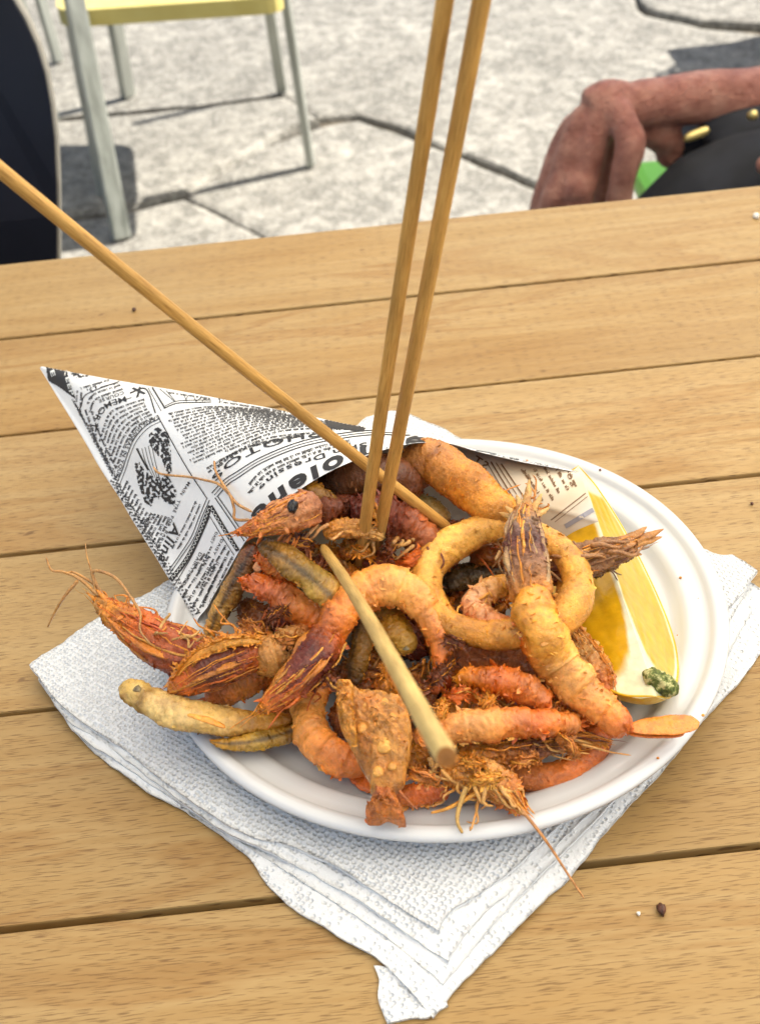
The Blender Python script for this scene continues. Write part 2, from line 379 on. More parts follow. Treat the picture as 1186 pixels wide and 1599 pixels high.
def frill(rows, th0, hpx, col, seed, n=150, twist=0.0):
    """ragged lace of batter running along a body"""
    c4 = spline(ctrl(rows), n); c = c4[:, :3]; T, S, U = frames(c); r = random.Random(seed); V = []; Cc = []
    e = np.sin(np.linspace(0, math.pi, n))**.3
    for i in range(n):
        th = th0 + twist*i/n + .25*nz((i*.06, seed, 0), 1); d = U[i]*math.cos(th)+S[i]*math.sin(th); d2 = U[i]*math.cos(th+.9)+S[i]*math.sin(th+.9)
        rr = c4[i, 3]*e[i]; hh = hpx*.00023*(.15+.95*abs(nz((i*.13, seed, 3), 1.0))*1.6)*r.uniform(.5, 1.1)
        b = c[i]+d*rr*.86; bend = .5*nz((i*.09, seed, 9), 1)
        for k, u in enumerate((0, .35, .7, 1.0)):
            V.append(b + d*hh*u + d2*hh*u*u*bend + T[i]*r.gauss(0, .00018)*u*2 + np.array((0, 0, r.gauss(0, .00012)*u)))
            Cc.append(np.clip(np.array(col[:3])*(.75+.45*u)*r.uniform(.85, 1.15), 0, .9))
    return np.array(V), grid_faces2(n, 4).tolist(), np.array(Cc)
def fibres(rows, n, over, cols, seed, rad=.00042):
    """stringy shell splinters that run along a shrimp head and stick out past its end"""
    r = random.Random(seed); c4 = spline(ctrl(rows), 60); c = c4[:, :3]; T, S, U = frames(c); out = []
    L = np.linalg.norm(np.diff(c, axis=0), axis=1).sum()
    for _ in range(n):
        th = r.uniform(-2.6, 2.6); t0 = r.uniform(.02, .65); t1 = t0 + r.uniform(.25, .7); dth = r.uniform(-.5, .5); lift = r.uniform(.0, .5)*(.5 if t1 < .9 else 1); pts = []
        ov = r.uniform(.2, 1)*over; rw = rad*r.choice((.4, .5, .6, .8, 1.0, 1.5))
        for k in range(9):
            u = k/8; t = t0+(t1-t0)*u; i = min(int(t*59), 59); a_ = th+dth*u; d = U[i]*math.cos(a_)+S[i]*math.sin(a_)
            rr = c4[i, 3]*(1.0+lift*u*u*.6) + .0002; p = c[i]+d*rr
            if t > 1: p = p + T[59]*(t-1)*L*ov*2.2
            pts.append(list(p + np.array([r.gauss(0, .00022) for _ in range(3)])) + [rw*r.uniform(.8, 1.2)*(1-.65*u)])
        V, F, t, thh = tube(np.array(pts), 18, 6, cap=.05); q = np.array(r.choice(cols)[:3])*r.uniform(.75, 1.2)
        out.append((V, F, np.tile(np.clip(q, 0, .9), (len(V), 1))))
    return out
def ctrl(pts, k=4.25):
    """rows (px, py, height mm, width px) to x, y, z, radius; the width turns into metres at that depth"""
    out = []
    for x, y, h, wd in pts:
        p = PM(x, y, h); out.append([p.x, p.y, p.z, .5*wd*depth(p)/FPX])
    return np.array(out)

# pigments (linear base colours)
GOLD = lin(214, 136, 38); PALE = lin(228, 162, 62); ORNG = lin(210, 104, 26); PINK = lin(228, 136, 56); BRWN = lin(112, 54, 18)
DRED = lin(100, 32, 15); PURP = lin(104, 54, 46); DARK = lin(48, 25, 10); OLIV = lin(152, 112, 36); SILV = lin(200, 170, 94); CREAM = lin(236, 166, 82)
RED = lin(182, 78, 26); DOLI = lin(80, 56, 20); YELO = lin(196, 142, 34)


# ================================================================== SETTING
def build_ground():
    bm = bmesh.new(); s = 60
    vs = [bm.verts.new((x*s, 2+y*s, GZ-.022)) for x, y in ((-1, -1), (1, -1), (1, 1), (-1, 1))]; bm.faces.new(vs)
    gr = bm_obj('ground', bm, 'soil'); tag(gr, kind='structure')
    def slab(poly, px=True, seed=0):
        r = random.Random(seed)
        pts = [P(x, y, GZ) if px else Vector((x, y, GZ)) for x, y in poly]
        cen = sum(pts, Vector()) / len(pts); ring = []
        for i, a in enumerate(pts):                                   # worn, wavering edges
            b = pts[(i+1) % len(pts)]; n = max(2, int((b-a).length/.045)); d = (b-a); side = Vector((-d.y, d.x, 0)).normalized()
            for j in range(n):
                q = a + d*(j/n); ring.append(q + side*(.012*nz(q, 9, seed)+.006*nz(q, 31, seed)))
        bm = bmesh.new(); dz = r.uniform(-.006, .006)
        def lay(sh, z):
            o = []
            for q in ring:
                v = (q-cen); L = v.length; sh_ = sh - .012; o.append(bm.verts.new(cen + v*((L-sh_)/L) + Vector((0, 0, z))))
            return o
        l0, l1, l2, l3 = lay(0, -.06), lay(0, -.014+dz), lay(.006, -.004+dz), lay(.022, dz)
        for A, B in ((l0, l1), (l1, l2), (l2, l3)):
            for i in range(len(A)): bm.faces.new((A[i], A[(i+1) % len(A)], B[(i+1) % len(A)], B[i]))
        bm.faces.new(l3); bmesh.ops.recalc_face_normals(bm, faces=bm.faces[:])
        return bm_obj('stone_slab', bm, 'stone', gr)
    polys = [
        [(-90, 194), (85, 180), (300, 160), (440, 144), (500, 177), (560, 172), (620, 188), (700, 222), (780, 258), (850, 286), (1000, 346), (1300, 410), (1300, 62), (1090, 40), (1000, 20), (966, -40), (800, -60), (-220, -40)],
        [(-90, 208), (85, 192), (300, 173), (440, 154), (488, 187), (400, 224), (320, 274), (285, 297), (200, 317), (-90, 362)],
        [(500, 195), (560, 186), (620, 203), (690, 234), (780, 271), (850, 301), (1000, 362), (1290, 430), (1200, 640), (560, 470), (432, 371), (350, 330), (298, 304), (340, 274), (410, 230)],
        [(-90, 374), (205, 328), (285, 309), (343, 337), (423, 380), (540, 480), (500, 640), (-200, 640)],
        [(1012, 10), (1095, 28), (1340, 46), (1400, -70), (1000, -70), (976, -45)],
    ]
    for i, p in enumerate(polys): slab(p, True, i+1)
    # rows of further slabs round the ones in view
    r = random.Random(3)
    def row(y0, y1, x0, x1, skip=None):
        x = x0
        while x < x1:
            wd = r.uniform(.55, 1.0)
            a = [(x+.008, y0+r.uniform(0, .03)), (x+wd-.008, y0+r.uniform(0, .03)), (x+wd-.008+r.uniform(-.05, .05), y1), (x+.008+r.uniform(-.05, .05), y1)]
            if not (skip and skip[0] < x + wd and x < skip[1]): slab(a, False, int(x*100+y0*1000))
            x += wd
    for k in range(4): row(-1.2+k*.68, -1.2+(k+1)*.68-.02, -2.4, 2.4)
    for k in range(5): row(4.45+k*.8, 4.45+(k+1)*.8-.02, -3.5, 3.5)
    return gr
GROUND = build_ground()

def build_table():
    t = empty('wooden_table', (0, .3, GZ), 'slatted beech outdoor table carrying the plate of fried seafood', 'table')
    ang = .0172; rot = Matrix.Rotation(ang, 3, 'Z')
    x0, x1 = -.78, .86
    edges = [.6766, .5886, .4954, .4047, .3126, .2211, .1296, .0381, -.0534]     # at x = 0, far to near
    for i in range(len(edges)-1):
        far, near = edges[i] - (.0012 if i else 0), edges[i+1] + .0012
        bm = bmesh.new(); wd = far-near; vs = bm_box(bm, Vector((0, 0, 0)), (x1-x0, wd, .021), None, .0008)
        o = bm_obj('plank', bm, 'wood'); o.parent = t
        c = rot @ Vector(((x0+x1)/2, 0, 0)); yc = (far+near)/2
        o.rotation_euler = (0, 0, ang); o.location = Vector((c.x, c.y+yc, -.0105 + (-.0003 if i % 2 else 0))) - Vector(t.location)
    und = box('gap_shade_board', (.04, .312, -.0262), (1.50, .66, .008), 'dark', t, rot)  # board added close under the planks so the gaps stay black
    for y in (.66, -.03):
        box('apron', (.04, y-.02*(1 if y > 0 else -1)*1.0, -.060), (1.42, .022, .055), 'wood', t, rot, .002)
    for x in (-.66, .74):
        for y in (.60, .03): box('leg', (x, y+x*ang, (GZ-.045)/2-.0), (.06, .06, -GZ-.05), 'wood', t, None, .004)
    return t
TABLE = build_table()

def bar(bm, a, b, wx, wy, twist=0):
    a, b = Vector(a), Vector(b); d = b-a; q = d.to_track_quat('Z', 'Y').to_matrix() @ Matrix.Rotation(twist, 3, 'Z')
    bm_box(bm, (a+b)/2, (wx, wy, d.length), q, min(wx, wy)*.18)
def bar_obj(name, a, b, wx, wy, mat, parent, twist=0):
    bm = bmesh.new(); bar(bm, a, b, wx, wy, twist); return bm_obj(name, bm, mat, parent, False)

def build_chairs():
    # yellow seat on aluminium legs
    fA, fr1, fr2, fC, fB = P(190, 372, GZ), P(485, 258, GZ), P(440, 143, GZ), P(200, 150, GZ), P(163, 308, GZ)
    ch = empty('metal_chair', (-.3, 2.55, GZ), 'aluminium legged chair with yellow seat standing on the paving', 'chair')
    sz = -.375
    tops = {}
    for nm, f, wd, px in (('A', fA, .036, None), ('r1', fr1, .026, None), ('r2', fr2, .024, None), ('C', fC, .034, None), ('B', fB, .022, None)):
        top = Vector((f.x*1.0, f.y, sz)); c = Vector((-.29, 2.58, sz)); top = top + (c-top)*(.06)
        if nm == 'A': top = PY(108, -40, f.y+.10)
        bar_obj('leg', f, top, wd, wd*.62 if nm != 'A' else .026, 'alu', ch, .35); tops[nm] = top
    # rounded seat shell
    c1, c2, c3, c4 = P(92, 44, sz), P(448, 20, sz), P(448, 20, sz)+Vector((-.06, .46, 0)), P(92, 44, sz)+Vector((-.05, .50, 0))
    bm = bmesh.new(); ring = []
    cc = [c1, c2, c3, c4]
    for i in range(4):
        a, b, c = cc[i-1], cc[i], cc[(i+1) % 4]
        for k in range(6):
            u = k/5; p = (b+(a-b).normalized()*.05)*(1-u)**2 + b*2*u*(1-u) + (b+(c-b).normalized()*.05)*u*u; ring.append(p)
    lo = [bm.verts.new(p) for p in ring]; hi = [bm.verts.new(p+Vector((0, 0, .03))) for p in ring]
    for i in range(len(ring)): bm.faces.new((lo[i], lo[(i+1) % len(ring)], hi[(i+1) % len(ring)], hi[i]))
    bm.faces.new(hi); bm.faces.new(lo[::-1]); bmesh.ops.recalc_face_normals(bm, faces=bm.faces[:])
    bm_obj('seat', bm, 'yellow', ch)
    # back of the chair, above the picture
    q1, q2 = tops['A'], tops['A']+Vector((-.03, .52, .02))
    bar_obj('back_post', q1, q1+Vector((-.03, .03, .42)), .03, .024, 'alu', ch); bar_obj('back_post', Vector((q2.x, q2.y, sz)), q2+Vector((-.03, .0, .42)), .03, .024, 'alu', ch)
    for dz in (.12, .26, .38): bar_obj('back_slat', q1+Vector((-.03, .03, dz)), q2+Vector((-.03, 0, dz)), .02, .06, 'yellow', ch)
    # second chair further left, only one leg in view
    c2o = empty('aluminium_chair', (-.86, 2.9, GZ), 'aluminium chair with one slim leg on the paving beyond the navy backrest', 'chair')
    f = P(84, 190, GZ)
    fs = [f, f+Vector((-.42, -.02, 0)), f+Vector((-.40, .42, 0)), f+Vector((.0, .44, 0))]
    fs[3] = f + Vector((-.05, .42, 0))
    for q in fs: bar_obj('leg', q, q+Vector((-.02, .015, .44)), .026, .018, 'alu', c2o)
    m = (fs[0]+fs[2])/2
    box('seat', (m.x, m.y, GZ+.45), (.46, .46, .03), 'alu', c2o, None, .012)
    bar_obj('back_post', fs[1]+Vector((0, 0, .46)), fs[1]+Vector((-.05, 0, .85)), .026, .018, 'alu', c2o); bar_obj('back_post', fs[2]+Vector((0, 0, .46)), fs[2]+Vector((-.05, 0, .85)), .026, .018, 'alu', c2o)
    bar_obj('back_rail', fs[1]+Vector((-.05, 0, .82)), fs[2]+Vector((-.05, 0, .82)), .02, .09, 'alu', c2o)
    # navy chair pulled up to the far edge of the table
    nv = empty('navy_chair', (-.42, 1.1, GZ), 'navy chair with rounded pale edged backrest at the far table edge', 'chair')
    Y = .96
    edge = [PY(x, y, Y + max(0, (300-y))*.0001) for x, y in ((92, 460), (91, 400), (91, 330), (90, 280), (87, 210), (81, 160), (72, 110), (58, 65), (40, 25), (18, -12), (-12, -45), (-60, -75), (-130, -95))]
    Lx = -.62
    out = edge + [Vector((2*Lx*.5-.10-(p.x+.25), p.y, p.z)) for p in edge[::-1]]
    xm = (edge[0].x + -.60)/2
    out = edge + [Vector((2*xm - p.x - .12, p.y, p.z)) for p in edge[::-1]]
    for nm, grow, th, mt, yo in (('backrest', 0, .012, 'navy', -.003), ('edge_band', .0022, .009, 'edge', 0)):
        bm = bmesh.new(); cen = sum(out, Vector())/len(out)
        fr = [bm.verts.new(p + (p-cen).normalized()*grow + Vector((0, -th/2+yo, 0))) for p in out]; bk = [bm.verts.new(p+(p-cen).normalized()*grow+Vector((0, th/2+yo, 0))) for p in out]
        n = len(out)
        for i in range(n): bm.faces.new((fr[i], fr[(i+1) % n], bk[(i+1) % n], bk[i]))
        bm.faces.new(fr); bm.faces.new(bk[::-1]); bmesh.ops.recalc_face_normals(bm, faces=bm.faces[:]); bmesh.ops.triangulate(bm, faces=[f for f in bm.faces if len(f.verts) > 4])
        bm_obj(nm, bm, mt, nv)
    # the chair's seat faces away from the table edge
    box('seat', (xm-.06, Y-.19, -.29), (.40, .36, .03), 'navy', nv, None, .012)
    for x in (xm-.22, xm+.10):
        bar_obj('leg', (x, Y-.02, GZ), (x, Y+.0, -.16), .022, .022, 'alu', nv); bar_obj('leg', (x, Y-.34, GZ), (x, Y-.34, -.30), .022, .022, 'alu', nv)
build_chairs()

# ------------------------------------------------------------------ person on a green chair
def remeshed(name, ctrls, mat, parent, voxel, smooth=6, flats=None):
    parts = []
    for i, c in enumerate(ctrls):
        fl = 1.0 if flats is None else flats[i]
        V, F, _, _ = tube(np.array(c), N=max(10, 6*len(c)), K=18, flat=fl, cap=.12 if len(c) < 4 else .08); parts.append((V, F, np.ones((len(V), 3))))
    V, F, _ = join(parts)
    o = mesh_obj(name, V, F, mat, parent)
    md = o.modifiers.new('r', 'REMESH'); md.mode = 'VOXEL'; md.voxel_size = voxel; md.use_smooth_shade = True
    ms = o.modifiers.new('s', 'SMOOTH'); ms.factor = .5; ms.iterations = smooth
    dg = bpy.context.evaluated_depsgraph_get(); me = bpy.data.meshes.new_from_object(o.evaluated_get(dg))
    old = o.data; o.modifiers.clear(); o.data = me; bpy.data.meshes.remove(old)
    me.polygons.foreach_set('use_smooth', [True]*len(me.polygons)); me.name = name
    return o
def py4(rows):   # (px, py, Y, width px)
    out = []
    for x, y, Y, wd in rows:
        p = PY(x, y, Y); out.append([p.x, p.y, p.z, .5*wd*depth(p)/FPX])
    return out
def build_person():
    pr = empty('person', (.82, 1.22, GZ), 'person in black trousers seated with one bare forearm and hand drooping over the knee', 'person')
    hip = Vector((1.02, 1.18, -.22))
    elbow = PY(1330, 135, 1.24)
    body = []
    body.append([[hip.x, hip.y, hip.z, .14], [hip.x+.02, hip.y, hip.z+.15, .13], [hip.x+.03, hip.y, hip.z+.32, .14], [hip.x+.02, hip.y, hip.z+.44, .11]])
    body.append([[hip.x+.02, hip.y-.19, hip.z+.43, .06], [hip.x+.02, hip.y, hip.z+.46, .075], [hip.x+.02, hip.y+.19, hip.z+.43, .06]])
    body.append([[hip.x+.02, hip.y, hip.z+.45, .06], [hip.x+.01, hip.y, hip.z+.56, .052], [hip.x-.0, hip.y, hip.z+.62, .06]])
    body.append([[hip.x-.03, hip.y, hip.z+.58, .055], [hip.x-.02, hip.y, hip.z+.65, .08], [hip.x-.005, hip.y, hip.z+.72, .088], [hip.x+.0, hip.y, hip.z+.79, .06]])
    body.append([[hip.x-.09, hip.y, hip.z+.69, .012], [hip.x-.105, hip.y, hip.z+.655, .016], [hip.x-.09, hip.y, hip.z+.645, .012]])
    for s in (-1, 1): body.append([[hip.x, hip.y+s*.085, hip.z+.70, .012], [hip.x+.005, hip.y+s*.09, hip.z+.665, .014], [hip.x, hip.y+s*.085, hip.z+.64, .01]])
    # far arm: the one in view
    fa = py4([(1186, 152, 1.19, 94), (1100, 152, 1.17, 84), (1030, 158, 1.155, 74), (968, 163, 1.14, 72)])
    body.append([[hip.x+.02, hip.y+.19, hip.z+.42, .055], [hip.x-.02, hip.y+.20, hip.z+.25, .046], [elbow.x, elbow.y, elbow.z, .043]])
    body.append([[elbow.x, elbow.y, elbow.z, .042]] + fa)
    body.append(py4([(1000, 172, 1.15, 70), (950, 160, 1.14, 72), (915, 178, 1.135, 66)]))
    meta = [  # back of the hand and fingers, knuckle by knuckle
        [(958, 158, 1.13, 50), (975, 195, 1.105, 46), (984, 226, 1.09, 50), (972, 275, 1.085, 42), (965, 318, 1.09, 42), (962, 345, 1.10, 38), (966, 395, 1.12, 30)],
        [(945, 160, 1.135, 54), (928, 215, 1.12, 52), (915, 272, 1.11, 52), (903, 300, 1.10, 50), (905, 345, 1.11, 44), (915, 410, 1.125, 34)],
        [(925, 165, 1.14, 52), (900, 220, 1.13, 54), (882, 282, 1.12, 54), (866, 310, 1.115, 48), (860, 350, 1.12, 42), (866, 415, 1.135, 32)],
        [(908, 178, 1.145, 44), (880, 230, 1.145, 46), (860, 288, 1.14, 46), (846, 322, 1.14, 40), (842, 360, 1.145, 36), (848, 410, 1.155, 28)],
        [(985, 182, 1.16, 62), (1025, 203, 1.165, 62), (1046, 232, 1.17, 46), (1034, 262, 1.165, 32)],
    ]
    meta += [[(948, 185, 1.18, 50), (944, 240, 1.19, 46), (940, 285, 1.195, 44), (938, 345, 1.20, 40)]]
    for mth in meta: body.append(py4(mth))
    body.append(py4([(945, 175, 1.145, 60), (905, 245, 1.13, 70), (890, 280, 1.125, 60)]))
    # near arm, resting on the thigh, fingertip at the edge of the picture
    nh = py4([(1181, 262, 1.02, 30), (1215, 250, 1.03, 34), (1262, 238, 1.04, 46), (1330, 220, 1.05, 70)])
    body.append(nh)
    for dz in (1, 2, 3): body.append([[q[0]+.006*dz, q[1]-.017*dz, q[2]-.004*dz, q[3]*.92] for q in nh[:3]] + [[nh[3][0], nh[3][1]-.006*dz, nh[3][2], nh[3][3]*.8]])
    body.append([[nh[2][0]-.02, nh[2][1]+.045, nh[2][2], .009], [nh[2][0]+.01, nh[2][1]+.035, nh[2][2], .012], [nh[3][0], nh[3][1]+.01, nh[3][2], .016]])
    body.append([nh[3][:3]+[.028], [hip.x-.02, hip.y-.26, hip.z+.14, .04], [hip.x+.02, hip.y-.20, hip.z+.42, .055]])
    kn = PY(1092, 345, 1.10)
    for s, Y in ((0, 1.10), (1, 1.24)):
        k = Vector((kn.x+.16*s, Y, kn.z-.03*s))
        body.append([[hip.x-.02, hip.y-.08+.16*s, hip.z-.02, .085], [(hip.x+k.x)/2, (hip.y+Y)/2, (hip.z+k.z)/2+.0, .072], [k.x, Y, k.z, .056], [k.x-.01, Y, k.z-.12, .046], [k.x+.02, Y, GZ+.10, .034], [k.x+.01, Y, GZ+.05, .036]])
        body.append([[k.x+.05, Y, GZ+.035, .032], [k.x-.06, Y, GZ+.03, .036], [k.x-.16, Y, GZ+.024, .022]])
    b = remeshed('body', body, 'skin', pr, .0036, 3)
    # clothes
    tr = []
    for s, Y in ((0, 1.10), (1, 1.24)):
        k = Vector((kn.x+.16*s, Y, kn.z-.03*s))
        tr.append([[hip.x+.05, hip.y-.06+.12*s, hip.z-.01, .13], [hip.x-.10, hip.y-.08+.15*s, hip.z-.01, .10], [(hip.x+k.x)/2, (hip.y+Y)/2, (hip.z+k.z)/2, .084], [k.x+.01, Y, k.z, .070], [k.x, Y, k.z-.15, .062], [k.x+.02, Y, GZ+.09, .052]])
    remeshed('trousers', tr, 'cloth', pr, .006, 4)
    sh = [[[hip.x, hip.y, hip.z, .155], [hip.x+.02, hip.y, hip.z+.15, .148], [hip.x+.03, hip.y, hip.z+.32, .155], [hip.x+.02, hip.y, hip.z+.46, .10]], [[hip.x+.02, hip.y-.21, hip.z+.42, .07], [hip.x+.02, hip.y, hip.z+.46, .085], [hip.x+.02, hip.y+.21, hip.z+.42, .07]],
          [[hip.x+.02, hip.y+.19, hip.z+.44, .07], [hip.x-.01, hip.y+.20, hip.z+.30, .062]], [[hip.x+.02, hip.y-.19, hip.z+.44, .07], [hip.x+.0, hip.y-.23, hip.z+.28, .062]]]
    remeshed('shirt', sh, 'cloth', pr, .008, 4)
    remeshed('hair', [[[hip.x-.05, hip.y, hip.z+.77, .05], [hip.x+.02, hip.y, hip.z+.77, .085], [hip.x+.06, hip.y, hip.z+.70, .075], [hip.x+.06, hip.y, hip.z+.63, .04]]], 'hair', pr, .008, 3)
    for s, Y in ((0, 1.10), (1, 1.24)):
        k = Vector((kn.x+.16*s, Y, kn.z-.03*s)); remeshed('shoe', [[[k.x+.07, Y, GZ+.042, .036], [k.x-.05, Y, GZ+.04, .042], [k.x-.17, Y, GZ+.032, .03]]], 'cloth', pr, .008, 3)
    for s in (-1, 1):
        V, F, _, _ = tube(np.array([[hip.x-.085, hip.y+s*.032, hip.z+.695, .008], [hip.x-.093, hip.y+s*.032, hip.z+.695, .006]]), 6, 10); mesh_obj('eye', V, F, 'eye', pr)
    V, F, _, _ = tube(np.array([[hip.x-.082, hip.y-.025, hip.z+.615, .006], [hip.x-.09, hip.y, hip.z+.615, .008], [hip.x-.082, hip.y+.025, hip.z+.615, .006]]), 10, 10); mesh_obj('mouth', V, F, lipm(), pr)
    # small black bag on the lap with a gold zip pull and stud
    bag = empty('black_bag', PY(1230, 205, 1.15), 'small black bag with gold zip pull and stud on the lap of the seated person', 'bag')
    bb = [py4([(1050, 222, 1.22, 40), (1090, 214, 1.21, 60), (1150, 208, 1.19, 70), (1260, 205, 1.19, 80)]), py4([(1032, 250, 1.20, 44), (1070, 240, 1.19, 64), (1130, 232, 1.17, 70), (1240, 225, 1.17, 80)]), py4([(1088, 218, 1.155, 36), (1120, 200, 1.15, 46), (1200, 192, 1.15, 60), (1330, 188, 1.17, 80)]), py4([(1100, 226, 1.14, 34), (1200, 212, 1.13, 60), (1330, 210, 1.13, 80)])]
    remeshed('bag_body', bb, 'cloth', bag, .005, 3)
    V, F, _, _ = tube(np.array(py4([(1066, 219, 1.12, 9), (1078, 213, 1.12, 15), (1098, 205, 1.12, 15), (1108, 200, 1.12, 9)])), 14, 12); mesh_obj('zip_pull', V, F, 'gold', bag)
    V, F, _, _ = tube(np.array(py4([(1170, 181, 1.112, 14), (1176, 179, 1.108, 17), (1182, 177, 1.108, 12)])), 10, 12); mesh_obj('stud', V, F, 'gold', bag)
    # green moulded chair
    gc = empty('green_chair', (.82, 1.24, GZ), 'bright green plastic chair under the seated person', 'chair')
    q = PY(992, 272, 1.33); zt = q.z
    x0 = q.x
    box('seat', (x0+.30, 1.17, zt-.015), (.60, .40, .03), 'green', gc, None, .012)
    box('apron', (x0+.02, 1.17, zt-.075), (.02, .36, .09), 'green', gc, None, .006)
    for x in (x0+.05, x0+.55):
        for y in (1.01, 1.33): bar_obj('leg', (x, y, GZ), (x, y, zt-.02), .04, .035, 'green', gc)
    for y in (1.02, 1.17, 1.32): bar_obj('back_slat', (x0+.60, y, zt-.02), (x0+.68, y, zt+.45), .06, .018, 'green', gc)
    bar_obj('back_rail', (x0+.675, .98, zt+.44), (x0+.675, 1.36, zt+.44), .03, .05, 'green', gc)
def lipm():
    if 'lip' not in M:
        m = Mat('lips'); m.p(Base_Color=lin(150, 80, 74), Roughness=.5); M['lip'] = m.m
    return M['lip']
build_person()

def build_parasol():
    pa = empty('parasol', (1.25, -1.15, GZ), 'large cream canvas parasol shading the wooden table', 'parasol')
    cx, cy, hw, z0 = .72, .55, 1.48, 1.12
    bm = bmesh.new(); n = 8; top = Vector((cx, cy, z0+.42)); R = hw*1.12
    ring = [Vector((cx+R*math.cos(2*math.pi*(k+.5)/n), cy+R*math.sin(2*math.pi*(k+.5)/n), z0)) for k in range(n)]
    tv = bm.verts.new(top); rv = [bm.verts.new(p) for p in ring]; lv = [bm.verts.new(p+Vector((0, 0, -.16))) for p in ring]
    for k in range(n):
        bm.faces.new((tv, rv[k], rv[(k+1) % n])); bm.faces.new((rv[k], lv[k], lv[(k+1) % n], rv[(k+1) % n]))
    bm_obj('canopy', bm, 'canvas', pa)
    for p in ring: bar_obj('rib', top+Vector((0, 0, -.05)), p+Vector((0, 0, -.02)), .016, .016, 'alu', pa)
    # side post and arm
    post = Vector((1.25, -1.15, 0))
    bar_obj('post', (post.x, post.y, GZ+.1), (post.x, post.y, 1.9), .07, .07, 'alu', pa); bar_obj('arm', (post.x, post.y, 1.85), (cx, cy, 1.75), .05, .05, 'alu', pa)
    bar_obj('hanger', (cx, cy, 1.77), (cx, cy, z0+.36), .04, .04, 'alu', pa)
    box('foot', (post.x, post.y, GZ+.05), (.7, .7, .1), 'stone', pa, None, .01)
build_parasol()

def build_shadow_trough():  # trough and shrub out of view, added to throw a shadow on the paving
    pl = empty('shadow_trough', (1.55, 2.82, GZ), 'unseen terracotta trough with low shrub added to cast a shadow on the paving', 'shadow_trough')
    bm = bmesh.new(); bm_box(bm, Vector((1.55, 2.90, GZ+.21)), (.62, .30, .42), None, .012); bm_obj('trough', bm, 'terra', pl)
    box('rim', (1.55, 2.90, GZ+.43), (.68, .36, .035), 'terra', pl, None, .008)
    r = random.Random(5); V = []; F = []
    for k in range(900):
        c = Vector((1.55+r.uniform(-.28, .28), 2.90+r.uniform(-.12, .12), GZ+.46+abs(r.gauss(0, .07)))); a = Vector((r.gauss(0, 1), r.gauss(0, 1), r.gauss(0, 1))).normalized(); b = a.cross(Vector((r.gauss(0, 1), r.gauss(0, 1), 1))).normalized()
        i = len(V); V += [c-a*.03, c+b*.011, c+a*.03, c-b*.011]; F.append([i, i+1, i+2, i+3])
    o = mesh_obj('foliage', [list(v) for v in V], F, 'leaf', pl, smooth=False); o['kind'] = 'stuff'
build_shadow_trough()

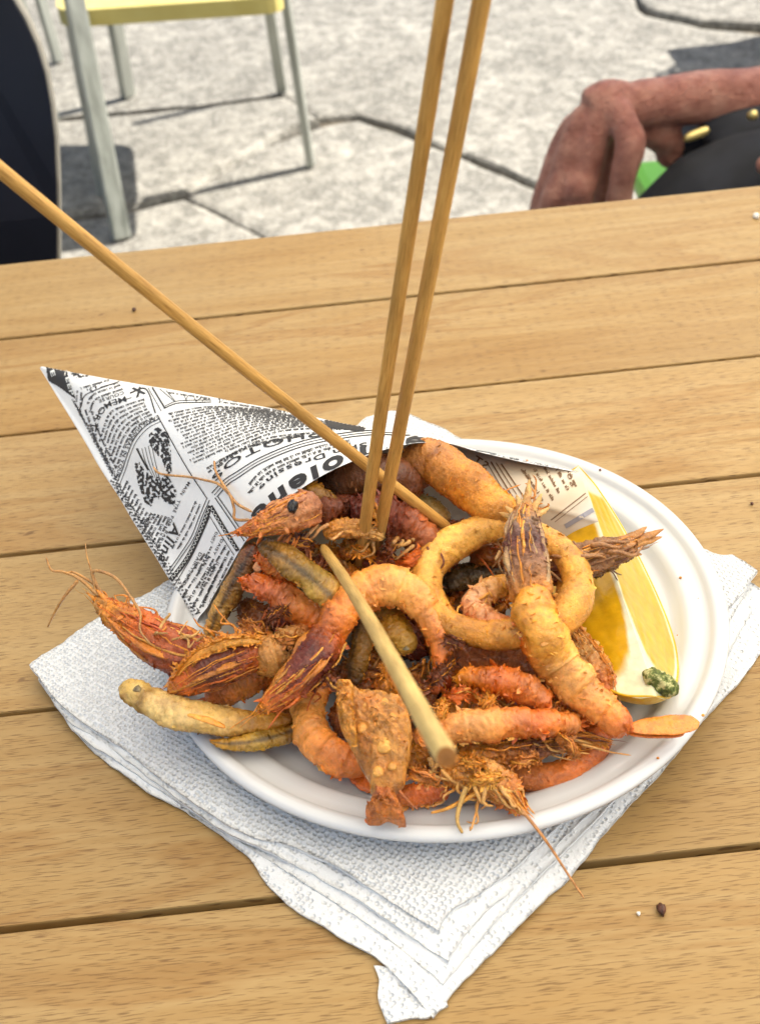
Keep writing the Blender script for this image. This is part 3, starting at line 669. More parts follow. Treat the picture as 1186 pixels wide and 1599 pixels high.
# ================================================================== ON THE TABLE
PC = Vector((.0193, .3255, 0))           # plate centre
def build_napkins():
    def edge(pts, n):
        q = spline([[p[0], p[1], 0] for p in pts], n); return q
    def sheet(name, AB, BC, CD, DA, z0, parent, seed, wob=.0012, n=110, curl=None, ply=.0007):
        ab, bc, cd, da = (edge(e, n) for e in (AB, BC, CD, DA))
        u = np.linspace(0, 1, n)[:, None, None]; v = np.linspace(0, 1, n)[None, :, None]
        S0, S1, T0, T1 = ab[:, None], cd[::-1][:, None], da[::-1][None], bc[None]
        G = (1-v)*S0 + v*S1 + (1-u)*T0 + u*T1 - ((1-u)*(1-v)*ab[0]+u*(1-v)*ab[-1]+u*v*bc[-1]+(1-u)*v*da[0])
        G = G.reshape(-1, 3); U = np.repeat(np.linspace(0, 1, n), n); Vv = np.tile(np.linspace(0, 1, n), n)
        V = np.zeros((n*n, 3))
        for i, (x, y, _) in enumerate(G):
            e = min(U[i], 1-U[i], Vv[i], 1-Vv[i]); p = P(x, y, z0)
            k = math.exp(-e/.06)
            jx = k*.0005*nz((p.x, p.y, seed), 160, seed); jy = k*.0005*nz((p.x, p.y, seed), 160, seed+7)
            zz = z0 + wob*nz((p.x, p.y, seed), 28, seed) + .5*wob*nz((p.x, p.y, seed), 90, seed) + k*.0009*nz((p.x, p.y, seed), 70, seed+2)
            zz += .00022*math.cos((p.x*.78+p.y*.62)*2*math.pi/.0047)*math.cos((-p.x*.62+p.y*.78)*2*math.pi/.0047)
            if e < .012: zz -= .0006*(1-e/.012)
            V[i] = (p.x+jx, p.y+jy, max(zz, .0006))
        F = grid_faces2(n, n).tolist()
        nb = len(V); V2 = V.copy(); V2[:, 2] = np.maximum(V2[:, 2]-ply, .0003)
        F += [[a+nb for a in f[::-1]] for f in F]
        b = [i*n for i in range(n)] + [(n-1)*n+j for j in range(1, n)] + [i*n+n-1 for i in range(n-2, -1, -1)] + [j for j in range(n-2, 0, -1)]
        F += [[b[i], b[(i+1) % len(b)], b[(i+1) % len(b)]+nb, b[i]+nb] for i in range(len(b))]
        return mesh_obj(name, np.vstack([V, V2]), F, 'napkin', parent)
    n1 = empty('paper_napkin', P(600, 1050, 0), 'embossed white paper napkin directly under the plate, its left corner sticking out', 'napkin')
    AB = [(45, 1037), (75, 1075), (107, 1111), (189, 1165), (246, 1212), (342, 1278), (395, 1306), (491, 1334), (597, 1398), (684, 1451)]
    sheet('upper_fold', AB, [(684, 1451), (700, 1424), (771, 1376), (824, 1334), (960, 1195), (1080, 1030), (1183, 889)],
          [(1183, 889), (1142, 862), (1110, 859), (900, 772), (640, 645), (572, 650)], [(572, 650), (430, 770), (262, 905), (150, 965), (45, 1037)], .0078, n1, 1.0, ply=.0016)
    AB2 = [(60, 1062), (104, 1122), (150, 1150), (222, 1205), (300, 1262), (357, 1300), (420, 1330), (520, 1380), (610, 1440), (700, 1499)]
    sheet('lower_fold', AB2, [(700, 1499), (735, 1445), (800, 1385), (870, 1318), (985, 1200), (1090, 1070), (1160, 928)],
          [(1160, 928), (1110, 880), (900, 790), (660, 690), (585, 690)], [(585, 690), (440, 800), (280, 930), (150, 1000), (60, 1062)], .0056, n1, 2.0, ply=.0014)
    n2 = empty('paper_napkin', P(640, 1100, 0), 'lowest white paper napkin lying on the planks, with a torn scrap at its bottom corner', 'napkin')
    AB3 = [(104, 1119), (133, 1160), (222, 1230), (290, 1266), (357, 1312), (386, 1336), (424, 1386), (463, 1420), (530, 1462), (597, 1502), (640, 1548), (676, 1587)]
    sheet('upper_fold', AB3, [(676, 1587), (700, 1556), (760, 1493), (898, 1357), (940, 1303), (982, 1256), (1038, 1198), (1110, 1110), (1154, 1064), (1192, 1010)],
          [(1192, 1010), (1210, 960), (1160, 900), (900, 810), (690, 720)], [(690, 720), (440, 860), (250, 1000), (150, 1080), (104, 1119)], .0022, n2, 3.0, wob=.0009)
    AB4 = [(90, 1100), (118, 1142), (200, 1200), (270, 1246), (340, 1290), (400, 1328), (470, 1372), (540, 1418), (620, 1475), (690, 1535)]
    sheet('middle_fold', AB4, [(690, 1535), (720, 1500), (790, 1420), (880, 1330), (990, 1215), (1100, 1080), (1175, 950)],
          [(1175, 950), (1120, 890), (900, 800), (680, 700)], [(680, 700), (440, 830), (280, 960), (150, 1050), (90, 1100)], .0040, n2, 3.6, ply=.0012)
    sheet('torn_scrap', [(584, 1506), (592, 1530), (590, 1560), (604, 1597)], [(604, 1597), (640, 1590), (668, 1588), (699, 1570)],
          [(699, 1570), (690, 1550), (660, 1545), (640, 1530)], [(640, 1530), (620, 1520), (600, 1508), (584, 1506)], .0012, n2, 4.0, wob=.0010, n=40)
def grid_faces2(N, K):
    A, B = np.meshgrid(np.arange(N-1), np.arange(K-1), indexing='ij')
    return np.stack([A*K+B, (A+1)*K+B, (A+1)*K+B+1, A*K+B+1], -1).reshape(-1, 4)
build_napkins()

def build_plate():
    pl = empty('plate', (PC.x, PC.y, .0052), 'round white plastic plate with ridged rim resting on the napkins', 'plate')
    prof = [(0.01, 10.1), (30, 10.1), (60, 10.0), (73, 9.9), (75, 10.0), (77, 10.5), (79, 11.2), (81, 11.9), (83, 12.0), (85, 12.2), (87, 13.2), (88.6, 15.2), (90, 16.6), (91.5, 17.4),
            (95, 17.8), (97.8, 18.2), (98.8, 19.0), (99.6, 20.0), (100.8, 20.7), (102.4, 20.9), (103.8, 20.6), (104.8, 20.0), (105.2, 19.3), (105.1, 18.3),
            (104.7, 18.2), (104.4, 19.1), (103.4, 19.9), (101, 20.0), (99.9, 18.8), (98, 17.2), (92, 16.4), (90, 15.4), (88, 12.4), (86.5, 11.2), (83, 10.9), (80, 10.4), (78, 9.4), (76, 9.0), (72, 8.9), (.01, 8.9)]
    n = 160; V = []; 
    for r, z in prof:
        for k in range(n):
            a = 2*math.pi*k/n; rr = .989*r*(1+.002*math.sin(2*a+.6)) ; V.append((PC.x+rr/1000*math.cos(a), PC.y+rr/1000*math.sin(a), z/1000+.0004*math.sin(3*a+1)*(r/105)**2))
    F = grid_faces(len(prof), n).tolist()
    mesh_obj('dish', V, F, 'plastic', pl)
build_plate()

# ------------------------------------------------------------------ newsprint cone
APEX = PM(60, 571, 46)
MOUTH = [(313, 978, 17), (328, 944, 24), (346, 908, 34), (385, 842, 54), (440, 787, 71), (500, 747, 81), (560, 719, 85), (620, 699, 83), (690, 694, 72), (780, 712, 60), (850, 727, 54), (900, 736, 51), (905, 738, 51),
         (918, 774, 50), (932, 812, 46), (928, 816, 45), (890, 834, 38), (845, 868, 24), (800, 900, 14), (700, 950, 12), (600, 990, 12), (500, 1010, 12), (400, 1006, 13)]
def cone_point(mpt, v, u):
    p = APEX.lerp(Vector(mpt), v)
    return p
def build_cone():
    co = empty('paper_cone', (APEX.x, APEX.y, 0.02), 'rolled newsprint paper cone lying on the plate and spilling fried seafood', 'paper cone')
    mp = [list(PM(*q)) for q in MOUTH]
    ring = spline(mp, 220, True); nv = 70
    # keep the sharp paper corner
    V = []; 
    cen = ring.mean(0)
    for k in range(nv):
        v = .012 + (1-.012)*k/(nv-1)
        for i in range(len(ring)):
            p = np.array(APEX)*(1-v) + ring[i]*v
            out = p - (np.array(APEX)*(1-v)+cen*v); L = np.linalg.norm(out); out /= L+1e-9
            d = .0012*nz(p, 22, 4)*v + .0006*nz(p, 60, 8)*v + .0016*math.sin(math.pi*v)*v
            V.append(p + out*d)
    n = len(ring); F = grid_faces(nv, n).tolist()
    V = np.array(V)
    o = mesh_obj('paper', V, F, 'paper', co)
    # normals must face outwards: the inside counts as the back
    me = o.data; bm = bmesh.new(); bm.from_mesh(me); bm.normal_update()
    c = Vector((APEX*.5 + Vector(cen)*.5)) - Vector(co.location)
    s = sum(((ff.calc_center_median()-c).dot(ff.normal)) for ff in bm.faces)
    flip = s < 0
    if flip: bmesh.ops.reverse_faces(bm, faces=bm.faces[:])
    bm.to_mesh(me); bm.free()
    if flip: F = [q[::-1] for q in F]
    return co, o, BVHTree.FromPolygons([Vector(v) for v in V], F), V
CONE, CPAPER, CBVH, CV = build_cone()
def on_cone(x, y, off=.0, side=None):
    """first hit of the pixel's ray on the cone; side 1 outside, -1 inside"""
    d = ray(x, y).normalized(); loc, nor, idx, dist = CBVH.ray_cast(CAM, d)
    if loc is None: return None
    s = 1 if nor.dot(d) < 0 else -1
    if side and s != side: return None
    return loc + nor*s*off
INK = {}
def ink_add(key, quads, off=.00022, side=1):
    V, F = INK.setdefault((key, side), ([], []))
    for poly in quads:
        pts = [on_cone(x, y, off, side) for x, y in poly]
        if any(p is None for p in pts): continue
        if max((pts[i]-pts[i-1]).length for i in range(len(pts))) > .02: continue
        i = len(V); V += [list(p) for p in pts]; F.append(list(range(i, i+len(pts))))
def path_fn(pts):
    q = spline([[p[0], p[1], 0] for p in pts], 200)[:, :2]; L = np.r_[0, np.cumsum(np.linalg.norm(np.diff(q, axis=0), axis=1))]
    def f(s):
        x = np.interp(s, L, q[:, 0]); y = np.interp(s, L, q[:, 1]); e = 1.5
        x2 = np.interp(min(s+e, L[-1]), L, q[:, 0]); y2 = np.interp(min(s+e, L[-1]), L, q[:, 1]); x1 = np.interp(max(s-e, 0), L, q[:, 0]); y1 = np.interp(max(s-e, 0), L, q[:, 1])
        d = np.array([x2-x1, y2-y1]); d /= np.linalg.norm(d)+1e-9
        return np.array([x, y]), d, np.array([d[1], -d[0]])
    return f, L[-1]
def stroke(pts, wd, key='black_ink', side=1, off=.0002, step=4):
    f, L = path_fn(pts); n = max(2, int(L/step)); qs = []
    for i in range(n):
        a, d1, u1 = f(L*i/n); b, d2, u2 = f(L*(i+1)/n)
        qs.append([a-u1*wd/2, b-u2*wd/2, b+u2*wd/2, a+u1*wd/2])
    ink_add(key, qs, off, side)
GL = {}
def glyph(ch, bold):
    if (ch, bold) in GL: return GL[(ch, bold)]
    cu = bpy.data.curves.new('g', 'FONT'); cu.body = ch; cu.size = 1; cu.resolution_u = 3; cu.fill_mode = 'FRONT'; cu.offset = bold
    o = bpy.data.objects.new('g', cu); C.objects.link(o); dg = bpy.context.evaluated_depsgraph_get(); dg.update()
    me = bpy.data.meshes.new_from_object(o.evaluated_get(dg)); bm = bmesh.new(); bm.from_mesh(me); bmesh.ops.triangulate(bm, faces=bm.faces[:])
    bm.verts.index_update()
    vs = [(v.co.x, v.co.y) for v in bm.verts]; fs = [[v.index for v in f.verts] for f in bm.faces]; bm.free()
    bpy.data.objects.remove(o); bpy.data.curves.remove(cu); bpy.data.meshes.remove(me)
    x0 = min(v[0] for v in vs); x1 = max(v[0] for v in vs)
    GL[(ch, bold)] = ([(a-x0, b) for a, b in vs], fs, x1-x0); return GL[(ch, bold)]
def text(s, pts, size, key='black_ink', bold=.012, side=1, fit=True, sx=1.0, shear=0.0, mirror=False, off=.00026, sub=1):
    f, L = path_fn(pts); adv = []
    for ch in s:
        adv.append(.34 if ch == ' ' else glyph(ch, bold)[2] + .13)
    tot = sum(adv) * size * 1.38
    k = L/tot if fit else sx
    pos = 0
    for ch, a in zip(s, adv):
        if ch != ' ':
            vs, fs, wd = glyph(ch, bold); qs = []
            tris = [[vs[i] for i in t] for t in fs]
            for _ in range(sub):
                nt = []
                for A, B, D in tris:
                    ab = ((A[0]+B[0])/2, (A[1]+B[1])/2); bd = ((B[0]+D[0])/2, (B[1]+D[1])/2); da = ((A[0]+D[0])/2, (A[1]+D[1])/2)
                    nt += [[A, ab, da], [ab, B, bd], [da, bd, D], [ab, bd, da]]
                tris = nt
            S = size*1.38
            for t in tris:
                poly = []
                for gx, gy in t:
                    gx2 = (wd-gx) if mirror else gx
                    s_ = pos + (gx2 + gy*shear)*S*k; c, d, u = f(min(max(s_, 0), L)); ov = s_ - min(max(s_, 0), L)
                    poly.append(c + d*ov + u*gy*S)
                qs.append(poly)
            ink_add(key, qs, off, side)
        pos += a*size*1.38*k
def tiny_lines(A, B, n, size, key='soft_ink', seed=0, side=1, dens=1.0, ragged=.12):
    """rows of print too small to read: each letter a few strokes"""
    r = random.Random(seed); A = np.array(A, float); B = np.array(B, float)
    for i in range(n):
        u = i/max(1, n-1); f, L = path_fn((A*(1-u)+B*u).tolist()); s = r.uniform(0, .04)*L; e = L*(1-r.uniform(0, ragged)); qs = []
        wl = r.randint(2, 8)
        while s < e:
            lw = size*r.uniform(.38, .62)
            if wl == 0: s += size*.55; wl = r.randint(2, 8); continue
            c, d, up_ = f(s); hh = size*(1.0 if r.random() < .25 else .68); st = size*.19; ty = r.random()
            def q(x0, y0, x1, y1): qs.append([c+d*x0+up_*y0, c+d*x1+up_*y0, c+d*x1+up_*y1, c+d*x0+up_*y1])
            q(0, 0, st, hh)
            if ty < .75: q(lw-st*1.4, 0, lw-st*.4, hh*r.uniform(.6, 1))
            if ty > .3: q(0, 0, lw*.8, st*.9)
            if ty < .6: q(0, hh*.45, lw*.8, hh*.45+st)
            s += lw; wl -= 1
        ink_add(key, qs, .0002, side)
def splotch(poly, cell, thr, seed, key='black_ink'):
    xs = [p[0] for p in poly]; ys = [p[1] for p in poly]; qs = []
    def inside(x, y):
        c = False; j = len(poly)-1
        for i in range(len(poly)):
            if (poly[i][1] > y) != (poly[j][1] > y) and x < (poly[j][0]-poly[i][0])*(y-poly[i][1])/(poly[j][1]-poly[i][1])+poly[i][0]: c = not c
            j = i
        return c
    y = min(ys)
    while y < max(ys):
        x = min(xs)
        while x < max(xs):
            if inside(x, y) and noise.noise(Vector((x*.21, y*.21, seed)))+.4*noise.noise(Vector((x*.55, y*.55, seed))) > thr: qs.append([(x, y), (x+cell*1.04, y), (x+cell*1.04, y+cell*1.04), (x, y+cell*1.04)])
            x += cell
        y += cell
    ink_add(key, qs, .0002)
def print_cone():
    # tip: black panel with reversed letters
    splotch([(72, 574), (103, 574), (108, 596), (118, 622), (112, 618), (90, 602), (75, 594)], 1.2, -9, 1)
    text('KEEP', [(99, 577), (112, 620)], 6.5, 'white_ink', .02, off=.0004); text('E', [(79, 580), (83, 591)], 6.5, 'white_ink', .02, off=.0004)
    splotch([(96, 573), (150, 580), (146, 586), (118, 590), (108, 582)], 1.2, .0, 2)
    text('£3,', [(150, 601), (135, 610)], 8); tiny_lines([(178, 590), (120, 607)], [(185, 596), (150, 606)], 2, 4, seed=1)
    tiny_lines([(120, 609), (118, 632)], [(126, 612), (124, 648)], 2, 4.4, seed=2)
    stroke([(128, 632), (131, 620), (145, 611), (200, 592), (222, 595)], 1.3)
    stroke([(124, 640), (128, 632)], 1.3)
    tiny_lines([(188, 600), (146, 615), (134, 634)], [(192, 606), (150, 622), (138, 646)], 2, 4.6, seed=3)
    text('COURSE', [(193, 611), (153, 625)], 5); text('MEMORY', [(196, 619), (166, 629), (150, 648), (143, 672)], 9, bold=.004)
    text('X', [(222, 600), (203, 609)], 16, bold=.03); stroke([(203, 614), (228, 608), (243, 645)], 2.2)
    stroke([(150, 655), (158, 640), (172, 631), (206, 621)], 1)
    a = [(226, 622), (196, 632), (170, 646), (154, 690)]; b = [(240, 650), (212, 666), (196, 690), (178, 736)]
    tiny_lines(a, b, 7, 4.6, seed=4)
    text('EARN GUINEAS IN YOUR', [(247, 648), (218, 666), (199, 692), (189, 718), (181, 746)], 6, bold=.012)
    stroke([(249, 654), (228, 665), (210, 685), (200, 708), (192, 732), (181, 758)], 1.2); stroke([(251, 658), (231, 669), (214, 688), (204, 710), (196, 734), (186, 760)], .9)
    stroke([(249, 654), (290, 727), (324, 779)], 1.5)
    # engraved picture
    splotch([(233, 678), (245, 666), (262, 676), (266, 700), (268, 735), (262, 742), (254, 720), (240, 702), (232, 692)], 1.1, -.12, 5)
    splotch([(210, 724), (216, 718), (226, 735), (240, 745), (262, 742), (276, 768), (272, 790), (256, 782), (240, 776), (236, 790), (226, 784), (216, 756)], 1.1, -.1, 6)
    for k in range(4): stroke([(222+k*5, 700-k*2), (228+k*5, 722), (240+k*3, 746)], .9)
    stroke([(214, 700), (222, 716), (232, 734)], 3)
    text('MAIN', [(294, 752), (281, 772)], 5); text('TYRE', [(278, 780), (270, 800)], 5)
    a = [(207, 748), (196, 765), (192, 772)]; tiny_lines([(198, 750), (190, 768)], [(233, 806), (222, 826)], 9, 4.6, 'black_ink', 7)
    tiny_lines([(236, 800), (216, 826)], [(264, 806), (240, 858)], 6, 4.8, 'black_ink', 8)
    text('FOR', [(268, 805), (260, 822)], 5); text('BABY', [(260, 828), (246, 850)], 4.6)
    text('Alina', [(272, 815), (258, 845), (246, 878)], 15, bold=.02, shear=.25)
    tiny_lines([(150, 664), (146, 690)], [(178, 742), (182, 760)], 3, 4.4, seed=31)
    tiny_lines([(132, 640), (150, 690), (176, 742)], [(140, 636), (157, 684), (182, 735)], 2, 4.4, seed=32)
    tiny_lines([(186, 764), (180, 775)], [(262, 868), (254, 884)], 12, 4.4, 'black_ink', 33)
    tiny_lines([(300, 612), (240, 600)], [(330, 622), (262, 612)], 2, 4, seed=34); tiny_lines([(520, 650), (430, 632), (340, 618)], [(540, 657), (430, 640), (340, 626)], 3, 4, seed=35, ragged=.02)
    tiny_lines([(312, 786), (296, 822), (270, 868)], [(306, 780), (290, 815), (268, 856)], 2, 4, seed=36)
    tiny_lines([(112, 624), (119, 634)], [(176, 748), (188, 752)], 26, 3.6, seed=41, ragged=.02); tiny_lines([(172, 752), (188, 758)], [(300, 962), (312, 958)], 40, 3.8, 'black_ink', 42, ragged=.02)
    # bordered advertisement
    for dx, wd in ((0, 1.2), (4.5, 1.2)): stroke([(323+dx, 779+dx*.4), (311+dx, 808), (299+dx, 838+dx*.3), (280+dx, 868), (259+dx, 897+dx*.3)], wd)
    stroke([(329, 790), (312, 834), (292, 873), (267, 906)], 7.5); stroke([(329, 790), (350, 825), (372, 860)], 6.5)
    stroke([(328, 806), (315, 836), (299, 870), (272, 915)], 1.1); stroke([(328, 806), (346, 836), (366, 867)], 1.1)
    f, L = path_fn([(329, 790), (312, 834), (292, 873), (267, 906)])
    pts = [tuple(f(L*i/40)[0] + f(L*i/40)[2]*(2.0 if i % 2 else -2.0)) for i in range(1, 40)]; stroke(pts, .9, 'white_ink', off=.0004, step=2)
    f, L = path_fn([(329, 790), (350, 825), (372, 860)])
    pts = [tuple(f(L*i/24)[0] + f(L*i/24)[2]*(1.7 if i % 2 else -1.7)) for i in range(1, 24)]; stroke(pts, .9, 'white_ink', off=.0004, step=2)
    stroke([(336, 777), (360, 812), (382, 845)], 1.6); stroke([(341, 776), (364, 809), (386, 841)], 1.6)
    text('DAISY', [(337, 830), (328, 848)], 4.5); text('DAISY', [(346, 841), (332, 866)], 4.5); text('DAIRY, LTD', [(312, 862), (284, 914)], 5.2)
    tiny_lines([(330, 852), (308, 892)], [(330, 912), (314, 950)], 3, 4.6, 'black_ink', 9); tiny_lines([(320, 862), (277, 922)], [(347, 880), (304, 962)], 5, 4.8, 'black_ink', 10)
    tiny_lines([(352, 850), (326, 895)], [(362, 868), (322, 950)], 3, 4.8, 'black_ink', 12)
    # upper column
    stroke([(233, 598), (258, 638)], 2.6); stroke([(229, 602), (252, 642)], 1.2); stroke([(256, 638), (276, 630), (300, 629), (330, 628)], 1.4); stroke([(258, 634), (280, 626), (330, 625)], 1)
    for x0, x1 in ((246, 272), (256, 274), (284, 292), (296, 289), (300, 306), (318, 306), (322, 316)): stroke([(x0, 604+(x0-240)*.16), ((x0+x1)/2, 615+(x0-240)*.1), (x1, 627)], 1.1)
    a = [(340, 630), (300, 636), (258, 646)]; b = [(470, 682), (400, 700), (330, 742)]
    tiny_lines([(420, 640), (330, 634), (258, 646)], [(540, 662), (420, 672), (300, 722)], 16, 3.9, 'soft_ink', 13, ragged=.05)
    tiny_lines([(440, 686), (380, 700), (312, 736)], [(460, 682), (400, 694), (336, 728)], 1, 4.6, 'black_ink', 14)
    tiny_lines([(560, 668), (440, 672), (350, 704)], [(470, 678), (390, 696), (322, 738)], 3, 4.6, 'black_ink', 15)
    text('PHOTOS', [(500, 672), (455, 680), (414, 691), (380, 706), (352, 724), (326, 750)], 10, bold=.012)
    for k in range(3): stroke([(331+k*4, 770+k*3), (350+k*3, 750+k*3.4), (368+k*2, 738+k*4), (412, 712+k*4.6), (480, 687+k*4.2), (569, 673+k*3.6), (640, 674+k*3)], 1.5 if k != 1 else 1.0)
    splotch([(505, 655), (540, 660), (570, 668), (566, 674), (530, 670), (512, 668)], 1.2, -9, 3)
    tiny_lines([(548, 686), (489, 699), (415, 730), (380, 764)], [(552, 691), (492, 705), (420, 736), (386, 770)], 2, 5.2, 'black_ink', 16)
    text('Skin Dressing', [(572, 691), (526, 702), (481, 716), (434, 735), (400, 763)], 8, bold=.02)
    text('Germolene', [(720, 684), (660, 682), (600, 690), (550, 703), (500, 724), (450, 752), (408, 786), (386, 812)], 25, bold=.035, shear=.12, sub=2)
    # flap at the right, outside
    text('SMART', [(700, 684), (660, 684)], 6); text('AT', [(722, 690), (690, 688)], 7)
    for k in range(3): stroke([(690, 697+k*3), (740, 700+k*3.4), (775, 706+k*3.6)], 1)
    tiny_lines([(890, 736), (820, 722), (740, 708)], [(880, 733), (810, 717), (740, 705)], 3, 4, 'black_ink', 17)
    # printing that shows through on the inside
    text('HAR', [(696, 706), (735, 742)], 10, 'faded_ink', .01, -1, mirror=True); text('TS', [(737, 722), (760, 736)], 13, 'faded_ink', .015, -1, mirror=True); text('M', [(770, 764), (784, 774)], 11, 'faded_ink', .01, -1, mirror=True)
    for k in range(4): stroke([(758+k*8, 720+k*1.5), (800+k*7, 790-k*3)], 2.2 if k % 2 else 1.4, 'faded_ink', -1)
    tiny_lines([(812, 734), (835, 764)], [(870, 728), (890, 760)], 1, 5, 'faded_ink', 18, -1); tiny_lines([(815, 735), (850, 790)], [(880, 726), (898, 762)], 5, 5.5, 'faded_ink', 19, -1)
    text('og', [(884, 742), (896, 762)], 9, 'faded_ink', .01, -1, mirror=True)
    stroke([(860, 812), (917, 768)], 1.4, 'faded_ink', -1); stroke([(866, 815), (920, 773)], .9, 'faded_ink', -1); stroke([(882, 822), (926, 796)], 7, 'grey_ink', -1)
    tiny_lines([(640, 706), (625, 740)], [(662, 712), (650, 750)], 2, 8, 'faded_ink', 20, -1)
    tiny_lines([(372, 960), (392, 1000)], [(396, 950), (420, 996)], 4, 6, 'faded_ink', 21, -1)
    for (key, side), (V, F) in INK.items():
        if F: mesh_obj('printed_ink', V, F, key, CPAPER, smooth=False)['kind'] = 'stuff'
print_cone()

# ------------------------------------------------------------------ fried seafood
def strand(name, pts3, r0, r1, col, parent, mat='fried_crust', N=16, K=7, jit=.0006, seed=0):
    p = np.array([list(q) for q in pts3]); c = np.c_[p, np.linspace(r0, r1, len(p))]
    V, F, t, th = tube(c, N, K, cap=.04, amp=jit*.5, sc1=700, amp2=jit*.25, sc2=1500, seed=seed)
    return mesh_obj(name, V, F, mat, parent, pigment(V, t, th, [(0, col), (1, col)], None, .25, seed, 300))
def fringe(parent, a, b, n, dv, hmm, dh, col, seed, name='leg', r=.0006):
    """legs and feelers: start between pixels a and b, run along dv"""
    rd = random.Random(seed)
    for i in range(n):
        u = (i+rd.uniform(.2, .8))/n; x = a[0]+(b[0]-a[0])*u; y = a[1]+(b[1]-a[1])*u; k = rd.uniform(.6, 1.6)
        dx, dy = dv[0]*k+rd.gauss(0, 13), dv[1]*k+rd.gauss(0, 13); x += rd.gauss(0, 5); y += rd.gauss(0, 5)
        pts = [PM(x, y, hmm), PM(x+dx*.35+rd.gauss(0, 3), y+dy*.35+rd.gauss(0, 3), hmm+dh*.3+rd.uniform(-1, 3)), PM(x+dx*.7+rd.gauss(0, 7), y+dy*.7+rd.gauss(0, 7), hmm+dh*.7+rd.uniform(-1, 2)), PM(x+dx, y+dy, max(hmm+dh, 7))]
        strand(name, pts, r*rd.uniform(.7, 1.3), r*.35, tuple(np.array(col[:3])*rd.uniform(.75, 1.15)), parent, seed=seed+i)
SEED = [10]
def blob_part(name, rows, parent, stops, belly=None, mat='fried_crust', flat=1.0, amp=.0006, amp2=.00035, nseg=0, N=104, K=38, ridge=0.0, frills=(), stripe=None, flk=0, flk_col=None, flk_size=.0022, cap=.07, closed=False, sc2=520, jit=.16, mod=None):
    SEED[0] += 1; sd = SEED[0]*1.37
    if name == 'abdomen':
        amp = max(amp, .0011); amp2 = max(amp2, .00042); jit = .34; sc1 = 120; rows = [(x_, y_, h_, w_*.88) for x_, y_, h_, w_ in rows]
        mod = lambda t_, th_: 1 + .07*np.cos(2*th_) - .05*np.clip(np.cos(th_+2.6), 0, 1) + .05*np.sin(t_*17+sd)*np.cos(th_*2+t_*6)
    elif name == 'ring':
        jit = .36; sc1 = 110; amp = .0010; mod = lambda t_, th_: 1 + .05*np.sin(t_*31+sd)*np.cos(th_+t_*9) + .06*np.cos(2*th_)
    elif name == 'carapace': sc1 = 130; amp = max(amp, .0010); jit = .34; rows = [(x_, y_, h_, w_*.86) for x_, y_, h_, w_ in rows]
    else: sc1 = 160
    V, F, t, th = tube(ctrl(rows), N, K, flat=flat, amp=amp, amp2=amp2, sc1=sc1, nseg=nseg, ridge=ridge, seed=sd, cap=cap, closed=closed, sc2=sc2, mod=mod)
    c = pigment(V, t, th, stops, belly, jit, sd, stripe=stripe)
    parts = [(V, F, c)]
    if flk: parts += flakes(V, int(flk*1.7) if name in ('abdomen', 'ring') else flk, flk_size*(1.35 if name in ('abdomen', 'ring') else 1), c, int(sd*10))
    if name == 'abdomen' and not frills: frills = [(2.1, 9, flk_col or GOLD), (-2.1, 9, flk_col or GOLD), (2.7, 12, ORNG), (-2.7, 12, ORNG)]
    if name == 'carapace' and not frills: frills = [(a_, 9, flk_col or GOLD) for a_ in (1.4, -1.3, 2.2, -2.2)]
    if name in ('leg_crust', 'shell_edge') and not frills: frills = [(a_, 15, flk_col or GOLD) for a_ in (.3, -.9, 1.5, -2.2)]
    if name == 'carapace':
        c4 = spline(ctrl(rows), 40); T_, S_, U_ = frames(c4[:, :3])
        for th_, w_, cc_, t0_, t1_ in ((.95, .24, flk_col or GOLD, 2, 34), (-1.0, .24, flk_col or GOLD, 5, 38), (.3, .13, PALE, 14, 39)):
            pr = [list(c4[i_, :3]+(U_[i_]*math.cos(th_)+S_[i_]*math.sin(th_))*c4[i_, 3]*(.97+.08*math.sin(i_*.4+sd))) + [max(c4[i_, 3]*w_*(.35 if k_ in (0, 4) else 1), .0004)] for k_, i_ in enumerate(np.linspace(t0_, t1_, 5).astype(int))]
            V2, F2, t2, h2 = tube(np.array(pr), 60, 18, flat=.30, amp=.0008, amp2=.0005, ridge=.3, seed=sd+th_, cap=.08)
            parts.append((V2, F2, pigment(V2, t2, h2, [(0, cc_), (.5, tuple(.5*np.array(cc_[:3])+.5*np.array(stops[len(stops)//2][1][:3]))), (1, cc_)], None, .34, sd+th_, 200)))
    if name in ('carapace', 'leg_crust'): parts += fibres(rows, 54 if name == 'carapace' else (26 if N > 70 else 14), .6, [flk_col or GOLD, GOLD, PALE, stops[len(stops)//2][1], stops[0][1]], int(sd*17))
    for q, (a_, h_, fc) in enumerate(frills): parts.append(frill(rows, a_, h_, fc, sd+q*3.3, twist=.5 if name == 'carapace' else .15))
    V, F, c = join(parts)
    return mesh_obj(name, V, F, mat, parent, c)
def base_of(rows):
    p = PM(rows[len(rows)//2][0], rows[len(rows)//2][1], rows[len(rows)//2][2]); return Vector((p.x, p.y, max(.006, p.z-.012)))
def blade(parent, a, b, wpx, col, name='tail_blade', flat=.3, tip=None):
    m = [(a[0]*(1-u)+b[0]*u, a[1]*(1-u)+b[1]*u, a[2]*(1-u)+b[2]*u, wpx*k) for u, k in ((0, .45), (.3, .85), (.65, 1.0), (.9, .75), (1, .35))]
    return blob_part(name, m, parent, [(0, col), (.75, tuple(np.array(col[:3])*1.05)), (1, tip or tuple(np.array(col[:3])*.7))], None, 'fried_shell', flat*.7, .0005, .0003, N=36, K=20, cap=.10)
